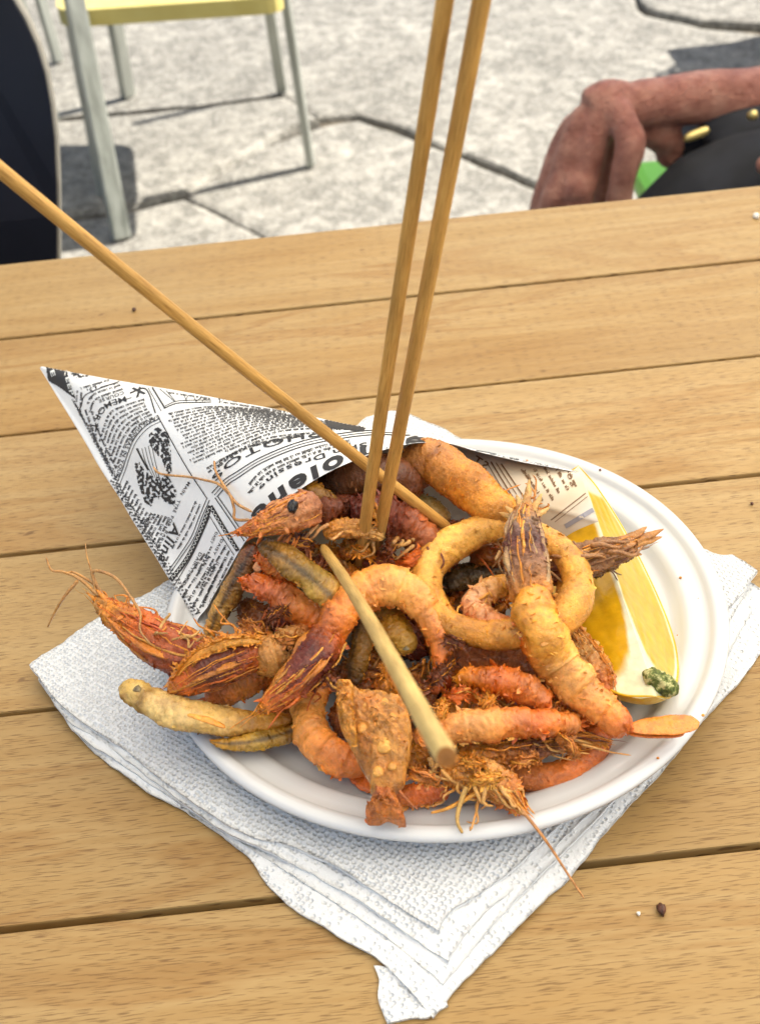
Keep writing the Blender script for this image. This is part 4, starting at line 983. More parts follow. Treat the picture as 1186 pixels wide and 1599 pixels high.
def spikes(parent, base, tips, wpx, col, name='rostrum_spike'):
    for k, tp in enumerate(tips):
        rows = [(base[0]*(1-u)+tp[0]*u, base[1]*(1-u)+tp[1]*u, base[2]*(1-u)+tp[2]*u, wpx*w_) for u, w_ in ((0, 1), (.4, .9), (.75, .6), (1, .12))]
        blob_part(name, rows, parent, [(0, col), (1, tuple(np.array(col[:3])*1.05))], None, 'fried_crust', .6, .0004, .0004, N=22, K=10, ridge=.25, cap=.05)
def antenna(parent, pts, col, r=.00055, seed=0):
    strand('antenna', [PM(*p) for p in pts], r, r*.5, col, parent, N=50, seed=seed, jit=.0004)
def eye(parent, x, y, h, wpx):
    blob_part('eye', [(x-wpx*.4, y, h, wpx*.7), (x, y, h, wpx), (x+wpx*.4, y, h, wpx*.7)], parent, [(0, DARK), (1, DARK)], None, 'eye', .5, .0016, .0012, N=26, K=22, cap=.3, sc2=500)

def patch(name, poly, cen, hf, dome, parent, c0, c1, seed, na=140, nr=26):
    """flat irregular piece: an outline on the heap, domed and blistered, with a thick edge"""
    ol = spline([[x, y, 0] for x, y in poly], na, True); V = []; Cc = []
    for k in range(nr):
        q = k/(nr-1)
        for i in range(na):
            u = min(1.0, q*1.12); x = cen[0]+(ol[i, 0]-cen[0])*u; y = cen[1]+(ol[i, 1]-cen[1])*u; p = PM(x, y, hf(x, y))
            if q*1.12 <= 1: z = dome*.001*(1-u**3) + .0011*nz(p, 210, seed) + .0010*max(0, 1-3.2*abs(nz(p, 330, seed+3))) + .00045*nz(p, 900, seed)
            else: z = -(q*1.12-1)/.12*.0032 + .0008*nz(p, 300, seed)
            V.append((p.x, p.y, p.z+z)); m_ = .5+.5*nz(p, 130, seed+7); f = .8+.35*nz(p, 480, seed)+.2*nz(p, 1100, seed)
            Cc.append(np.clip((np.array(c0[:3])*m_+np.array(c1[:3])*(1-m_))*f, .01, .9))
    V = np.array(V); Cc = np.array(Cc); F = grid_faces(nr, na).tolist(); parts = [(V, F, Cc)] + flakes(V, 40, .0018, Cc, int(seed*7))
    V, F, Cc = join(parts); return mesh_obj(name, V, F, 'fried_crust', parent, Cc)
G_SH = 'fried shrimps heaped on the plate'; G_FI = 'small fried fish in the heap'; G_SQ = 'fried squid rings in the heap'
ANCH = [((430, 980), 'at the left lip of the cone mouth'), ((470, 860), 'under the olive striped fish'), ((560, 850), 'at the foot of the upright skewers'), ((640, 850), 'beside the slanting skewer end'), ((560, 960), 'left of the pale skewer'), ((620, 1010), 'beneath the arched shrimp'),
        ((700, 1010), 'below the large squid ring'), ((740, 930), 'in the hole of the large squid ring'), ((690, 1070), 'between the ring and the short orange shrimp'), ((640, 1110), 'behind the blistered batter piece'), ((470, 1070), 'under the arched shrimp head'), ((750, 1120), 'above the straight orange shrimp'),
        ((840, 1040), 'beside the large purple headed shrimp'), ((680, 1190), 'under the thick end of the pale skewer'), ((840, 1180), 'over the flat orange ring'), ((740, 1210), 'on the shaggy front shrimp'), ((720, 830), 'against the thick squid strip')]
def near(x, y): return min(ANCH, key=lambda a: (a[0][0]-x)**2+(a[0][1]-y)**2)[1]
def food():
    OR2 = lin(206, 106, 38)
    # --- shrimp crossing the middle, under the pale skewer
    b = [(508, 1000, 48, 66), (545, 945, 54, 68), (598, 914, 57, 70), (650, 933, 54, 64), (682, 985, 47, 52), (688, 1028, 42, 34), (684, 1055, 38, 20)]
    s = empty('shrimp', base_of(b), 'arched fried shrimp with dark red head lying under the pale skewer', 'shrimp', G_SH)
    blob_part('abdomen', b, s, [(0, ORNG), (.2, PINK), (.5, CREAM), (.8, PINK), (1, ORNG)], ORNG, 'fried_shell', nseg=6, amp=.0004, amp2=.00022, N=120, flk=26, flk_col=GOLD, flk_size=.0016)
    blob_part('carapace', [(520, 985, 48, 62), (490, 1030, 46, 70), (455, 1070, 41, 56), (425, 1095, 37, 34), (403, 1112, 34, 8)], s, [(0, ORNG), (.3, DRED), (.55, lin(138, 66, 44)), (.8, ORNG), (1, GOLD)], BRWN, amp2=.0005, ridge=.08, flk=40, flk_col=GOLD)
    spikes(s, (440, 1085, 38), [(398, 1108, 34), (412, 1118, 32), (432, 1116, 32), (395, 1096, 38)], 11, ORNG)
    fringe(s, (520, 1020), (470, 1080), 7, (-28, 42), 40, -8, ORNG, 1); fringe(s, (668, 1000), (690, 1050), 4, (-4, 40), 38, -8, GOLD, 2)
    blade(s, (687, 1035, 42), (676, 1085, 34), 24, ORNG); blade(s, (690, 1040, 40), (696, 1078, 32), 20, RED)
    # --- shrimp on the right: tail over the rim, purple head
    b = [(828, 925, 60, 70), (838, 972, 58, 78), (866, 1028, 45, 82), (908, 1080, 38, 74), (955, 1122, 33, 54), (986, 1138, 31, 38)]
    s = empty('shrimp', base_of(b), 'large fried shrimp with purple brown head upright and amber tail over the plate rim', 'shrimp', G_SH)
    blob_part('abdomen', b, s, [(0, GOLD), (.3, PALE), (.6, CREAM), (.85, PINK), (1, ORNG)], ORNG, 'fried_shell', nseg=6, amp=.0006, amp2=.0003, N=120, flk=40, flk_col=PALE, flk_size=.0018)
    blob_part('carapace', [(830, 940, 60, 70), (824, 895, 64, 74), (818, 850, 67, 68), (818, 812, 69, 46), (822, 788, 70, 22)], s, [(0, GOLD), (.28, lin(150, 104, 72)), (.5, PURP), (.75, lin(140, 110, 86)), (1, GOLD)], GOLD, amp2=.0006, ridge=.12, flk=50, flk_col=lin(196, 160, 110))
    spikes(s, (820, 815, 69), [(826, 748, 74), (806, 772, 72), (846, 770, 72), (858, 792, 68), (788, 790, 68), (778, 800, 64)], 15, lin(206, 160, 92)); fringe(s, (850, 820), (862, 960), 9, (14, 34), 54, -8, lin(190, 148, 96), 3); fringe(s, (792, 800), (785, 860), 5, (-8, 44), 56, -6, lin(180, 140, 90), 4); fringe(s, (800, 800), (850, 800), 7, (4, -34), 62, 2, GOLD, 44)
    blob_part('leg_crust', [(868, 965, 38, 26), (898, 1005, 36, 44), (930, 1050, 32, 44), (950, 1092, 28, 24)], s, [(0, GOLD), (.5, lin(208, 158, 86)), (1, ORNG)], None, flat=.6, amp=.001, amp2=.0009, ridge=.3, flk=60, flk_col=GOLD)
    blade(s, (980, 1138, 31), (1092, 1128, 29), 38, lin(216, 128, 38), tip=lin(206, 146, 50)); blade(s, (978, 1144, 29), (1070, 1142, 27), 26, lin(206, 112, 30))
    # --- brown bundle of legs pointing at the rim
    b = [(842, 888, 48, 44), (880, 884, 50, 56), (920, 874, 50, 58), (962, 860, 50, 44), (992, 848, 50, 26)]
    s = empty('shrimp', base_of(b), 'brown stringy shrimp head with split pointed ends lying across the lemon', 'shrimp', G_SH)
    blob_part('carapace', b, s, [(0, BRWN), (.35, lin(140, 96, 56)), (.7, lin(158, 108, 60)), (1, lin(190, 130, 70))], lin(84, 52, 30), amp=.001, amp2=.0006, ridge=.3, frills=[(2.2, 9, BRWN)], flk=30, flk_col=lin(150, 104, 62))
    spikes(s, (960, 858, 50), [(1036, 826, 52), (1034, 838, 50), (1010, 822, 54), (1002, 866, 46)], 19, lin(196, 138, 72)); fringe(s, (860, 900), (960, 880), 8, (10, 24), 44, -8, BRWN, 5)
    fringe(s, (850, 876), (950, 852), 8, (50, -12), 57, -1, lin(172, 120, 70), 55, r=.0009)
    # --- head with long feelers hanging over the napkin at the left
    b = [(335, 1030, 32, 60), (290, 1022, 33, 76), (245, 1002, 35, 76), (205, 976, 37, 58), (168, 950, 39, 34), (146, 934, 40, 12)]
    s = empty('shrimp', base_of(b), 'fried shrimp head with long curling antennae hanging over the left rim', 'shrimp', G_SH)
    blob_part('carapace', b, s, [(0, RED), (.3, lin(168, 86, 46)), (.55, ORNG), (.8, GOLD), (1, lin(190, 140, 76))], lin(110, 58, 36), amp2=.0006, ridge=.14, flk=60, flk_col=GOLD)
    spikes(s, (200, 972, 38), [(136, 926, 42), (150, 920, 44), (160, 944, 38), (176, 990, 34)], 15, GOLD); fringe(s, (180, 950), (260, 990), 12, (-22, -22), 38, 4, GOLD, 6); fringe(s, (240, 980), (320, 1010), 8, (20, -16), 42, 2, lin(214, 166, 96), 66)
    for k, a in enumerate(([(155, 931, 42), (124, 904, 46), (98, 893, 48), (80, 890, 49), (72, 870, 52)], [(122, 906, 46), (101, 931, 42), (86, 955, 36), (74, 980, 30)], [(150, 930, 42), (143, 894, 48), (136, 870, 52), (133, 848, 55)],
                           [(165, 940, 40), (144, 894, 48), (178, 901, 50), (205, 934, 48), (219, 958, 46), (219, 985, 44), (237, 1008, 42)], [(170, 945, 40), (150, 915, 44), (118, 895, 46), (106, 893, 48)])): antenna(s, a, lin(186, 136, 76), .0007 if k != 2 else .0004, k)
    # --- dark backed head beside it
    b = [(412, 1016, 40, 58), (372, 1026, 41, 74), (325, 1044, 39, 76), (288, 1066, 35, 52), (262, 1080, 32, 18)]
    s = empty('shrimp', base_of(b), 'short fried shrimp with dark burnt red back beside the newsprint cone mouth', 'shrimp', G_SH)
    blob_part('carapace', b, s, [(0, ORNG), (.3, lin(120, 52, 26)), (.55, lin(108, 48, 26)), (.8, ORNG), (1, GOLD)], lin(190, 120, 60), amp2=.0005, flk=36, flk_col=GOLD)
    blob_part('abdomen', [(400, 1022, 38, 60), (430, 1022, 40, 72), (462, 1008, 40, 64), (480, 985, 38, 40)], s, [(0, GOLD), (.5, lin(216, 160, 92)), (1, ORNG)], None, amp=.001, amp2=.0007, nseg=3, flk=50, flk_col=PALE)
    fringe(s, (330, 1000), (410, 985), 9, (-16, -10), 44, 2, GOLD, 7)
    blob_part('shell_edge', [(270, 1062, 38, 10), (310, 1022, 46, 16), (360, 1002, 50, 18), (408, 1000, 48, 12)], s, [(0, GOLD), (1, PALE)], None, flat=.6, amp=.0008, amp2=.0006)
    # --- smooth orange tail under it
    b = [(425, 1040, 26, 50), (380, 1066, 24, 54), (340, 1086, 22, 40), (322, 1096, 20, 20)]
    s = empty('shrimp', base_of(b), 'smooth orange fried shrimp tail between the dark backed shrimp and the silvery fish', 'shrimp', G_SH)
    blob_part('abdomen', b, s, [(0, ORNG), (.5, lin(216, 136, 62)), (1, OR2)], None, 'fried_shell', nseg=4, amp2=.0002)
    blade(s, (330, 1092, 21), (300, 1104, 20), 22, ORNG)
    # --- curled pale shrimp at the lower left
    b = [(505, 1070, 24, 40), (484, 1098, 26, 58), (484, 1136, 26, 66), (506, 1168, 24, 66), (545, 1188, 22, 58), (580, 1192, 20, 40)]
    s = empty('shrimp', base_of(b), 'curled pale banded shrimp tail next to the blistered batter piece', 'shrimp', G_SH)
    blob_part('abdomen', b, s, [(0, ORNG), (.3, CREAM), (.7, PINK), (1, ORNG)], ORNG, 'fried_shell', nseg=6, amp2=.0002, N=110, flk=10, flk_col=PALE)
    blade(s, (545, 1198, 16), (590, 1232, 14), 40, ORNG)
    # --- blistered flat piece with tail
    s = empty('battered_fish', PM(585, 1150, 26), 'flat blistered golden piece in batter with tail over the front rim', 'fried fish')
    patch('body', [(528, 1074), (540, 1064), (556, 1078), (580, 1078), (604, 1082), (628, 1094), (641, 1128), (640, 1165), (634, 1196), (630, 1218), (612, 1236), (596, 1240), (580, 1236), (576, 1215), (562, 1192), (548, 1162), (532, 1132), (525, 1100)], (588, 1145), lambda x, y: 50-(y-1070)*.10, 5.5, s, lin(226, 164, 76), lin(200, 118, 42), 5)
    patch('tail_fin', [(580, 1226), (600, 1228), (613, 1228), (622, 1254), (633, 1281), (616, 1279), (603, 1275), (590, 1280), (573, 1279), (571, 1263), (581, 1248)], (597, 1254), lambda x, y: 33-(y-1230)*.10, 2.5, s, lin(218, 140, 52), lin(176, 78, 28), 6)
    patch('fin', [(526, 1070), (540, 1062), (552, 1072), (552, 1110), (556, 1150), (542, 1150), (530, 1120)], (541, 1100), lambda x, y: 52-(y-1070)*.06, 2.5, s, PALE, GOLD, 7)
    for k, (x, y, w_) in enumerate(((600, 1162, 32), (566, 1136, 22), (612, 1122, 20), (590, 1204, 22), (612, 1196, 16), (572, 1100, 18), (600, 1096, 14), (618, 1150, 14))):
        hb = 50-(y-1070)*.10+2.4; blob_part('blister', [(x-w_*.3, y, hb-.6, w_*.8), (x, y, hb, w_), (x+w_*.3, y, hb-.6, w_*.8)], s, [(0, lin(228, 168, 82)), (1, lin(226, 164, 76))], None, flat=.7, amp=.0004, amp2=.0003, N=24, K=20, cap=.4)
    # --- straight orange shrimp in front on the right
    b = [(645, 1152, 34, 36), (695, 1142, 37, 56), (755, 1132, 39, 60), (820, 1128, 37, 54), (868, 1130, 34, 46), (905, 1130, 31, 36)]
    s = empty('shrimp', base_of(b), 'straight orange fried shrimp with lacy legs behind the thick end of the pale skewer', 'shrimp', G_SH)
    blob_part('abdomen', b, s, [(0, PINK), (.35, lin(224, 156, 84)), (.7, ORNG), (1, lin(216, 140, 70))], RED, 'fried_shell', nseg=6, amp=.0004, amp2=.00025, N=120, flk=16, flk_col=PALE)
    blob_part('leg_crust', [(715, 1168, 28, 34), (770, 1170, 28, 46), (840, 1160, 27, 40), (900, 1155, 25, 28), (948, 1160, 22, 8)], s, [(0, GOLD), (.5, BRWN), (1, GOLD)], None, flat=.5, amp=.001, amp2=.001, ridge=.3, flk=70, flk_col=GOLD)
    spikes(s, (885, 1130, 32), [(918, 1124, 31), (920, 1134, 29), (914, 1142, 27)], 13, ORNG)
    fringe(s, (800, 1150), (900, 1150), 9, (48, 14), 29, -6, lin(204, 150, 80), 8)
    # --- small shrimp above it
    b = [(712, 1062, 40, 24), (735, 1060, 42, 40), (775, 1064, 42, 50), (820, 1078, 39, 54), (858, 1100, 35, 44)]
    s = empty('shrimp', base_of(b), 'short orange shrimp with torn open end beside the large purple headed shrimp', 'shrimp', G_SH)
    blob_part('abdomen', b, s, [(0, GOLD), (.4, ORNG), (.8, lin(214, 130, 62)), (1, OR2)], RED, 'fried_shell', nseg=5, amp2=.0003, flk=30, flk_col=GOLD)
    spikes(s, (735, 1060, 42), [(704, 1058, 42), (708, 1072, 38), (715, 1048, 44)], 12, GOLD); fringe(s, (720, 1080), (840, 1108), 10, (-14, 24), 34, -4, lin(196, 140, 76), 9)
    # --- shrimp along the front rim
    b = [(600, 1248, 20, 26), (632, 1245, 22, 36), (668, 1241, 22, 38), (700, 1238, 21, 24)]
    s = empty('shrimp', base_of(b), 'shaggy fried shrimp on the front rim with a feeler trailing onto the table', 'shrimp', G_SH)
    blob_part('abdomen', b, s, [(0, PINK), (.5, ORNG), (1, RED)], None, 'fried_shell', nseg=4, amp2=.0003)
    blob_part('carapace', [(690, 1212, 24, 36), (728, 1208, 27, 54), (768, 1222, 26, 58), (798, 1246, 24, 42), (818, 1266, 23, 14)], s, [(0, GOLD), (.5, lin(212, 152, 80)), (1, ORNG)], ORNG, amp=.0012, amp2=.001, ridge=.25, flk=90, flk_col=GOLD, flk_size=.0026)
    spikes(s, (785, 1235, 25), [(826, 1272, 23), (812, 1252, 26), (806, 1276, 22)], 14, GOLD); fringe(s, (660, 1190), (790, 1230), 18, (26, 28), 30, -5, lin(212, 160, 88), 10, r=.0008); fringe(s, (700, 1225), (760, 1250), 8, (-20, 22), 26, -2, lin(206, 150, 80), 11)
    antenna(s, [(812, 1262, 26), (842, 1300, 20), (862, 1328, 13), (884, 1362, 7), (912, 1404, 2)], lin(200, 140, 82), .0006, 1); antenna(s, [(728, 1228, 30), (716, 1262, 26), (714, 1284, 24), (722, 1302, 22)], lin(200, 160, 90), .0009, 2); antenna(s, [(622, 1212, 34), (622, 1232, 32), (640, 1254, 28), (652, 1264, 24)], lin(200, 120, 70), .0006, 3); antenna(s, [(745, 1238, 28), (700, 1262, 25), (672, 1270, 24)], PALE, .0008, 4)
    # --- head on the lip of the cone
    b = [(492, 792, 76, 60), (462, 800, 78, 62), (430, 812, 77, 50), (398, 825, 75, 28), (370, 833, 73, 5)]
    s = empty('shrimp', base_of(b), 'orange shrimp head with black eye poking over the lip of the paper cone', 'shrimp', G_SH)
    blob_part('carapace', b, s, [(0, lin(170, 100, 60)), (.3, lin(206, 140, 92)), (.6, lin(220, 136, 66)), (1, ORNG)], OR2, amp2=.0006, ridge=.12, flk=50, flk_col=lin(216, 140, 72)); eye(s, 457, 790, 84.5, 22)
    spikes(s, (420, 812, 77), [(372, 828, 74), (384, 846, 70), (400, 852, 68)], 13, ORNG)
    blob_part('abdomen', [(500, 800, 72, 50), (545, 792, 66, 40), (590, 800, 60, 30)], s, [(0, BRWN), (1, DRED)], None, flk=20, flk_col=GOLD)
    A1 = [(402, 800), (385, 790), (372, 781), (370, 774), (349, 757), (329, 750), (301, 745), (262, 740), (246, 728)]; A2 = [(398, 812), (378, 810), (373, 794), (370, 774), (355, 756), (347, 738), (341, 721)]
    for k, A in enumerate((A1, A2)):
        pts = [on_cone(x, y, .0022 + .001*(j % 2)) or PM(x, y, 78) for j, (x, y) in enumerate(A)]; strand('antenna', pts, .0006, .00045, lin(196, 146, 90), s, N=60, seed=k+30, jit=.0004)
    fringe(s, (470, 815), (560, 815), 6, (-34, 12), 70, -4, lin(216, 160, 100), 12, r=.0009); fringe(s, (440, 830), (480, 830), 5, (-20, 40), 68, -8, PINK, 13)
    # --- dark red shrimp inside the cone
    b = [(545, 800, 66, 36), (575, 800, 66, 56), (620, 812, 62, 64), (655, 838, 56, 66), (668, 872, 48, 46)]
    s = empty('shrimp', base_of(b), 'dark red glossy shrimp deep in the cone behind the two upright skewers', 'shrimp', G_SH)
    blob_part('abdomen', b, s, [(0, DRED), (.4, lin(134, 58, 28)), (.75, lin(170, 92, 42)), (1, BRWN)], DARK, amp=.0012, amp2=.0008, nseg=5, flk=40, flk_col=lin(190, 120, 64)); eye(s, 522, 780, 70, 24)
    fringe(s, (560, 830), (660, 850), 10, (-30, 12), 62, -4, lin(190, 140, 76), 14, r=.0009); fringe(s, (620, 840), (680, 860), 6, (6, 44), 58, -10, BRWN, 15)
    blob_part('feeler_bundle', [(505, 835, 66, 16), (530, 826, 68, 26), (565, 828, 66, 22), (600, 840, 62, 12)], s, [(0, GOLD), (1, lin(196, 150, 84))], None, ridge=.3, amp=.0007, amp2=.0007, flk=14, flk_col=GOLD)
    # --- pink pointed tail left of centre
    b = [(512, 982, 38, 60), (478, 958, 44, 62), (440, 932, 48, 50), (405, 914, 51, 32), (374, 903, 53, 8)]
    s = empty('shrimp', base_of(b), 'pink orange shrimp tail pointing out of the cone below the olive fish', 'shrimp', G_SH)
    blob_part('abdomen', b, s, [(0, ORNG), (.35, PINK), (.7, lin(224, 120, 68)), (1, ORNG)], RED, 'fried_shell', nseg=5, amp2=.0003, flk=30, flk_col=lin(224, 140, 84))
    blade(s, (430, 925, 49), (380, 918, 50), 18, OR2); blade(s, (440, 920, 52), (392, 896, 56), 18, ORNG); fringe(s, (420, 945), (500, 985), 9, (-10, 32), 36, -8, ORNG, 16)
    b = [(470, 900, 50, 40), (435, 888, 54, 44), (415, 872, 58, 34), (402, 862, 60, 14)]
    s = empty('shrimp', base_of(b), 'little orange shrimp tail squeezed under the olive fish in the cone mouth', 'shrimp', G_SH)
    blob_part('abdomen', b, s, [(0, ORNG), (.5, PINK), (1, ORNG)], RED, 'fried_shell', nseg=4, flk=20, flk_col=ORNG); blade(s, (412, 870, 57), (398, 892, 54), 18, lin(220, 150, 90))
    # --- small shrimp curled inside the squid ring
    b = [(828, 930, 46, 40), (788, 918, 49, 46), (752, 930, 50, 44), (738, 952, 49, 40), (760, 970, 49, 42), (798, 985, 48, 40)]
    s = empty('shrimp', base_of(b), 'small pink curled shrimp tucked inside the large squid ring', 'shrimp', G_SH)
    blob_part('abdomen', b, s, [(0, GOLD), (.3, PALE), (.55, lin(236, 176, 128)), (1, PINK)], ORNG, 'fried_shell', nseg=5, amp=.0007, amp2=.0004, flk=30, flk_col=lin(236, 186, 140))
    fringe(s, (745, 915), (800, 905), 5, (-12, 18), 52, -2, PALE, 17)
    # --- fish
    def fish(label, rows, stops, belly, eyepos=None, fin=None, stripe=None, name='fish', tail=None, **kw):
        s = empty(name, base_of(rows), label, 'fish', G_FI); rows = [(x_, y_, h_, w_*(.86 if k_ else .8)) for k_, (x_, y_, h_, w_) in enumerate(rows)]
        stops = [(t_, tuple(np.array(c_[:3])*(.95, .86, .8))) for t_, c_ in stops]
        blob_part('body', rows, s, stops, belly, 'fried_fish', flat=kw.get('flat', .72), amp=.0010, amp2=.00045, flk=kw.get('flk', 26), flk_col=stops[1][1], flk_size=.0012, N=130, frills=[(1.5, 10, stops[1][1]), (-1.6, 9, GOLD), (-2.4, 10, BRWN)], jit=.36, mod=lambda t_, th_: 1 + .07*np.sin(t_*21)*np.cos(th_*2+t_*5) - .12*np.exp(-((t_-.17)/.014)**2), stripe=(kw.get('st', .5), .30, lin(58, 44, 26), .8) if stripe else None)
        if eyepos:
            x, y, h, wd = eyepos; blob_part('eye', [(x-wd*.4, y, h, wd*.8), (x, y, h+.6, wd), (x+wd*.4, y, h, wd*.8)], s, [(0, lin(168, 150, 96)), (.5, lin(90, 76, 46)), (1, lin(168, 150, 96))], None, 'fried_shell', .35, .0001, .0001, N=12, K=12, cap=.3)
        if fin: blob_part('fin', fin, s, [(0, PALE), (1, GOLD)], None, 'fried_fish', flat=.4, amp=.0004, amp2=.0003, N=24, K=10)
        if tail:
            for tb in tail: blade(s, tb[0], tb[1], tb[2], OLIV, 'tail_fin')
        return s
    fish('silvery yellow fried fish with visible eye lying over the left rim', [(189, 1072, 30, 22), (206, 1080, 32, 46), (236, 1096, 31, 56), (275, 1112, 30, 64), (325, 1122, 28, 60), (385, 1128, 26, 46), (440, 1124, 24, 26), (472, 1115, 23, 12)],
         [(0, lin(196, 160, 74)), (.14, lin(206, 180, 104)), (.2, lin(170, 136, 66)), (.26, lin(214, 190, 128)), (.55, lin(206, 178, 112)), (.8, YELO), (1, BRWN)], lin(120, 66, 24), (215, 1075, 39, 15), [(292, 1116, 41, 6), (322, 1124, 41, 12), (352, 1136, 38, 8)], None, flk=40)
    fish('thin yellow olive fish with dark seam below the silvery fish', [(328, 1158, 24, 8), (360, 1162, 24, 26), (410, 1156, 23, 36), (455, 1142, 21, 38), (490, 1125, 20, 28)],
         [(0, YELO), (.4, lin(170, 140, 52)), (.8, OLIV), (1, DOLI)], lin(150, 116, 40), None, None, [(340, 1152, 29, 4), (400, 1143, 30, 6), (470, 1124, 27, 6)])
    fish('olive and yellow fish with dark stripe slanting in the cone mouth', [(408, 848, 68, 26), (432, 862, 68, 48), (475, 894, 63, 56), (515, 930, 56, 54), (535, 960, 48, 36)],
         [(0, DOLI), (.25, OLIV), (.6, lin(176, 146, 62)), (1, YELO)], lin(96, 70, 30), None, None, [(418, 860, 74, 4), (455, 886, 73, 8), (500, 926, 66, 7), (520, 950, 60, 4)])
    fish('yellow brown fish standing along the left edge of the cone mouth', [(322, 998, 20, 18), (338, 965, 26, 38), (360, 925, 35, 46), (382, 885, 44, 44), (400, 850, 52, 30)],
         [(0, YELO), (.3, lin(186, 150, 72)), (.7, lin(150, 108, 48)), (1, BRWN)], lin(96, 60, 28), None, None, [(350, 985, 30, 3), (376, 930, 42, 6), (396, 880, 51, 4)], tail=[((326, 990, 22), (316, 1004, 20), 14), ((328, 992, 22), (340, 1006, 20), 14)])
    fish('short olive fish piece standing below the arched shrimp', [(566, 965, 40, 20), (564, 1000, 36, 34), (558, 1040, 30, 34), (552, 1070, 25, 20)], [(0, DOLI), (.4, OLIV), (1, DOLI)], DARK, None, None, [(572, 985, 44, 3), (572, 1030, 36, 5), (566, 1062, 30, 3)])
    fish('yellow speckled fish head under the arched shrimp', [(590, 940, 42, 34), (612, 970, 43, 46), (630, 1000, 41, 44), (636, 1022, 38, 24)], [(0, DOLI), (.5, YELO), (1, lin(170, 140, 60))], BRWN, (634, 1012, 46, 11))
    fish('dark greenish fish tip resting on the inside of the cone behind', [(735, 742, 38, 18), (752, 752, 37, 26), (772, 754, 36, 26), (787, 747, 36, 14)], [(0, DOLI), (.5, lin(110, 86, 40)), (1, DOLI)], DARK)
    fish('dark olive fish seen through the hole of the large squid ring', [(675, 925, 30, 26), (705, 908, 33, 44), (750, 893, 34, 46), (800, 885, 33, 30)], [(0, DOLI), (.5, lin(104, 84, 40)), (1, DOLI)], DARK, None, None, [(690, 925, 38, 3), (730, 910, 40, 5), (780, 900, 38, 3)])
    fish('brown fish lying under the fish in the squid ring hole', [(690, 955, 24, 24), (720, 945, 26, 36), (760, 935, 26, 36), (790, 930, 25, 20)], [(0, BRWN), (.5, lin(130, 96, 52)), (1, BRWN)], DARK)
    fish('yellow green fish scrap at the back of the cone beside the black eyed head', [(478, 752, 76, 14), (494, 766, 76, 26), (516, 782, 73, 28), (532, 794, 70, 16)], [(0, YELO), (.5, OLIV), (1, DOLI)], DOLI)
    fish('greenish fish behind the slanting skewer in the cone', [(610, 770, 56, 24), (640, 780, 56, 44), (672, 796, 54, 44), (700, 818, 50, 28)], [(0, BRWN), (.5, lin(150, 136, 84)), (1, OLIV)], DARK)
    # --- squid
    def squid(label, rows, stops, belly=None, closed=False, **kw):
        s = empty('squid_ring', base_of(rows), label, 'squid ring', G_SQ)
        blob_part('ring', rows, s, stops, belly, 'fried_crust', amp=.0010, amp2=kw.get('amp2', .00032), N=150, K=34, closed=closed, flk=kw.get('flk', 30), flk_col=stops[0][1], flk_size=.0017, sc2=700, flat=kw.get('flat', 1.0), cap=.05)
        return s
    rg = []
    for k in range(14):
        a = 2*math.pi*k/14; rg.append((782+(116+5*math.sin(2*a+1))*math.cos(a), 912+(84+5*math.sin(3*a))*math.sin(a), 52+1*math.cos(a)-3*math.sin(a), 49+6*math.sin(a*2+1)+3*math.sin(5*a)))
    squid('large golden fried squid ring around a small curled shrimp', rg, [(0, lin(226, 162, 66)), (.3, lin(214, 142, 46)), (.6, lin(232, 174, 80)), (1, lin(226, 162, 66))], lin(176, 96, 26), True)
    squid('thick golden squid strip leaning on the printed inside of the cone', [(652, 762, 58, 46), (650, 728, 66, 60), (678, 722, 68, 68), (722, 752, 65, 70), (768, 790, 60, 64), (808, 826, 52, 54)], [(0, BRWN), (.2, lin(196, 130, 60)), (.6, GOLD), (1, PALE)], ORNG)
    rg = []
    for k in range(12):
        a = 2*math.pi*k/12; rg.append((822+112*math.cos(a), 1152+64*math.sin(a), 15, 46))
    squid('darker orange squid ring lying flat on the plate by the front rim', rg, [(0, ORNG), (.4, lin(190, 116, 50)), (1, ORNG)], BRWN, True)
    squid('brown orange squid piece deep between the ring and the small shrimp', [(690, 1068, 20, 44), (725, 1040, 26, 60), (780, 1030, 28, 64), (835, 1046, 26, 60), (870, 1075, 22, 40)], [(0, lin(170, 92, 40)), (.5, lin(184, 106, 48)), (1, BRWN)], DARK)
    squid('dark brown rounded squid body at the back of the cone', [(505, 765, 62, 34), (540, 750, 68, 60), (585, 742, 70, 70), (625, 752, 66, 60), (645, 775, 58, 36)], [(0, DARK), (.4, lin(122, 74, 36)), (1, BRWN)], DARK)
    squid('golden squid end right of the large purple headed shrimp', [(862, 972, 40, 32), (880, 950, 44, 42), (890, 922, 46, 42), (886, 890, 46, 34)], [(0, GOLD), (.5, PALE), (1, GOLD)], ORNG)
    # --- smaller bits that fill the heap
    rd = random.Random(11)
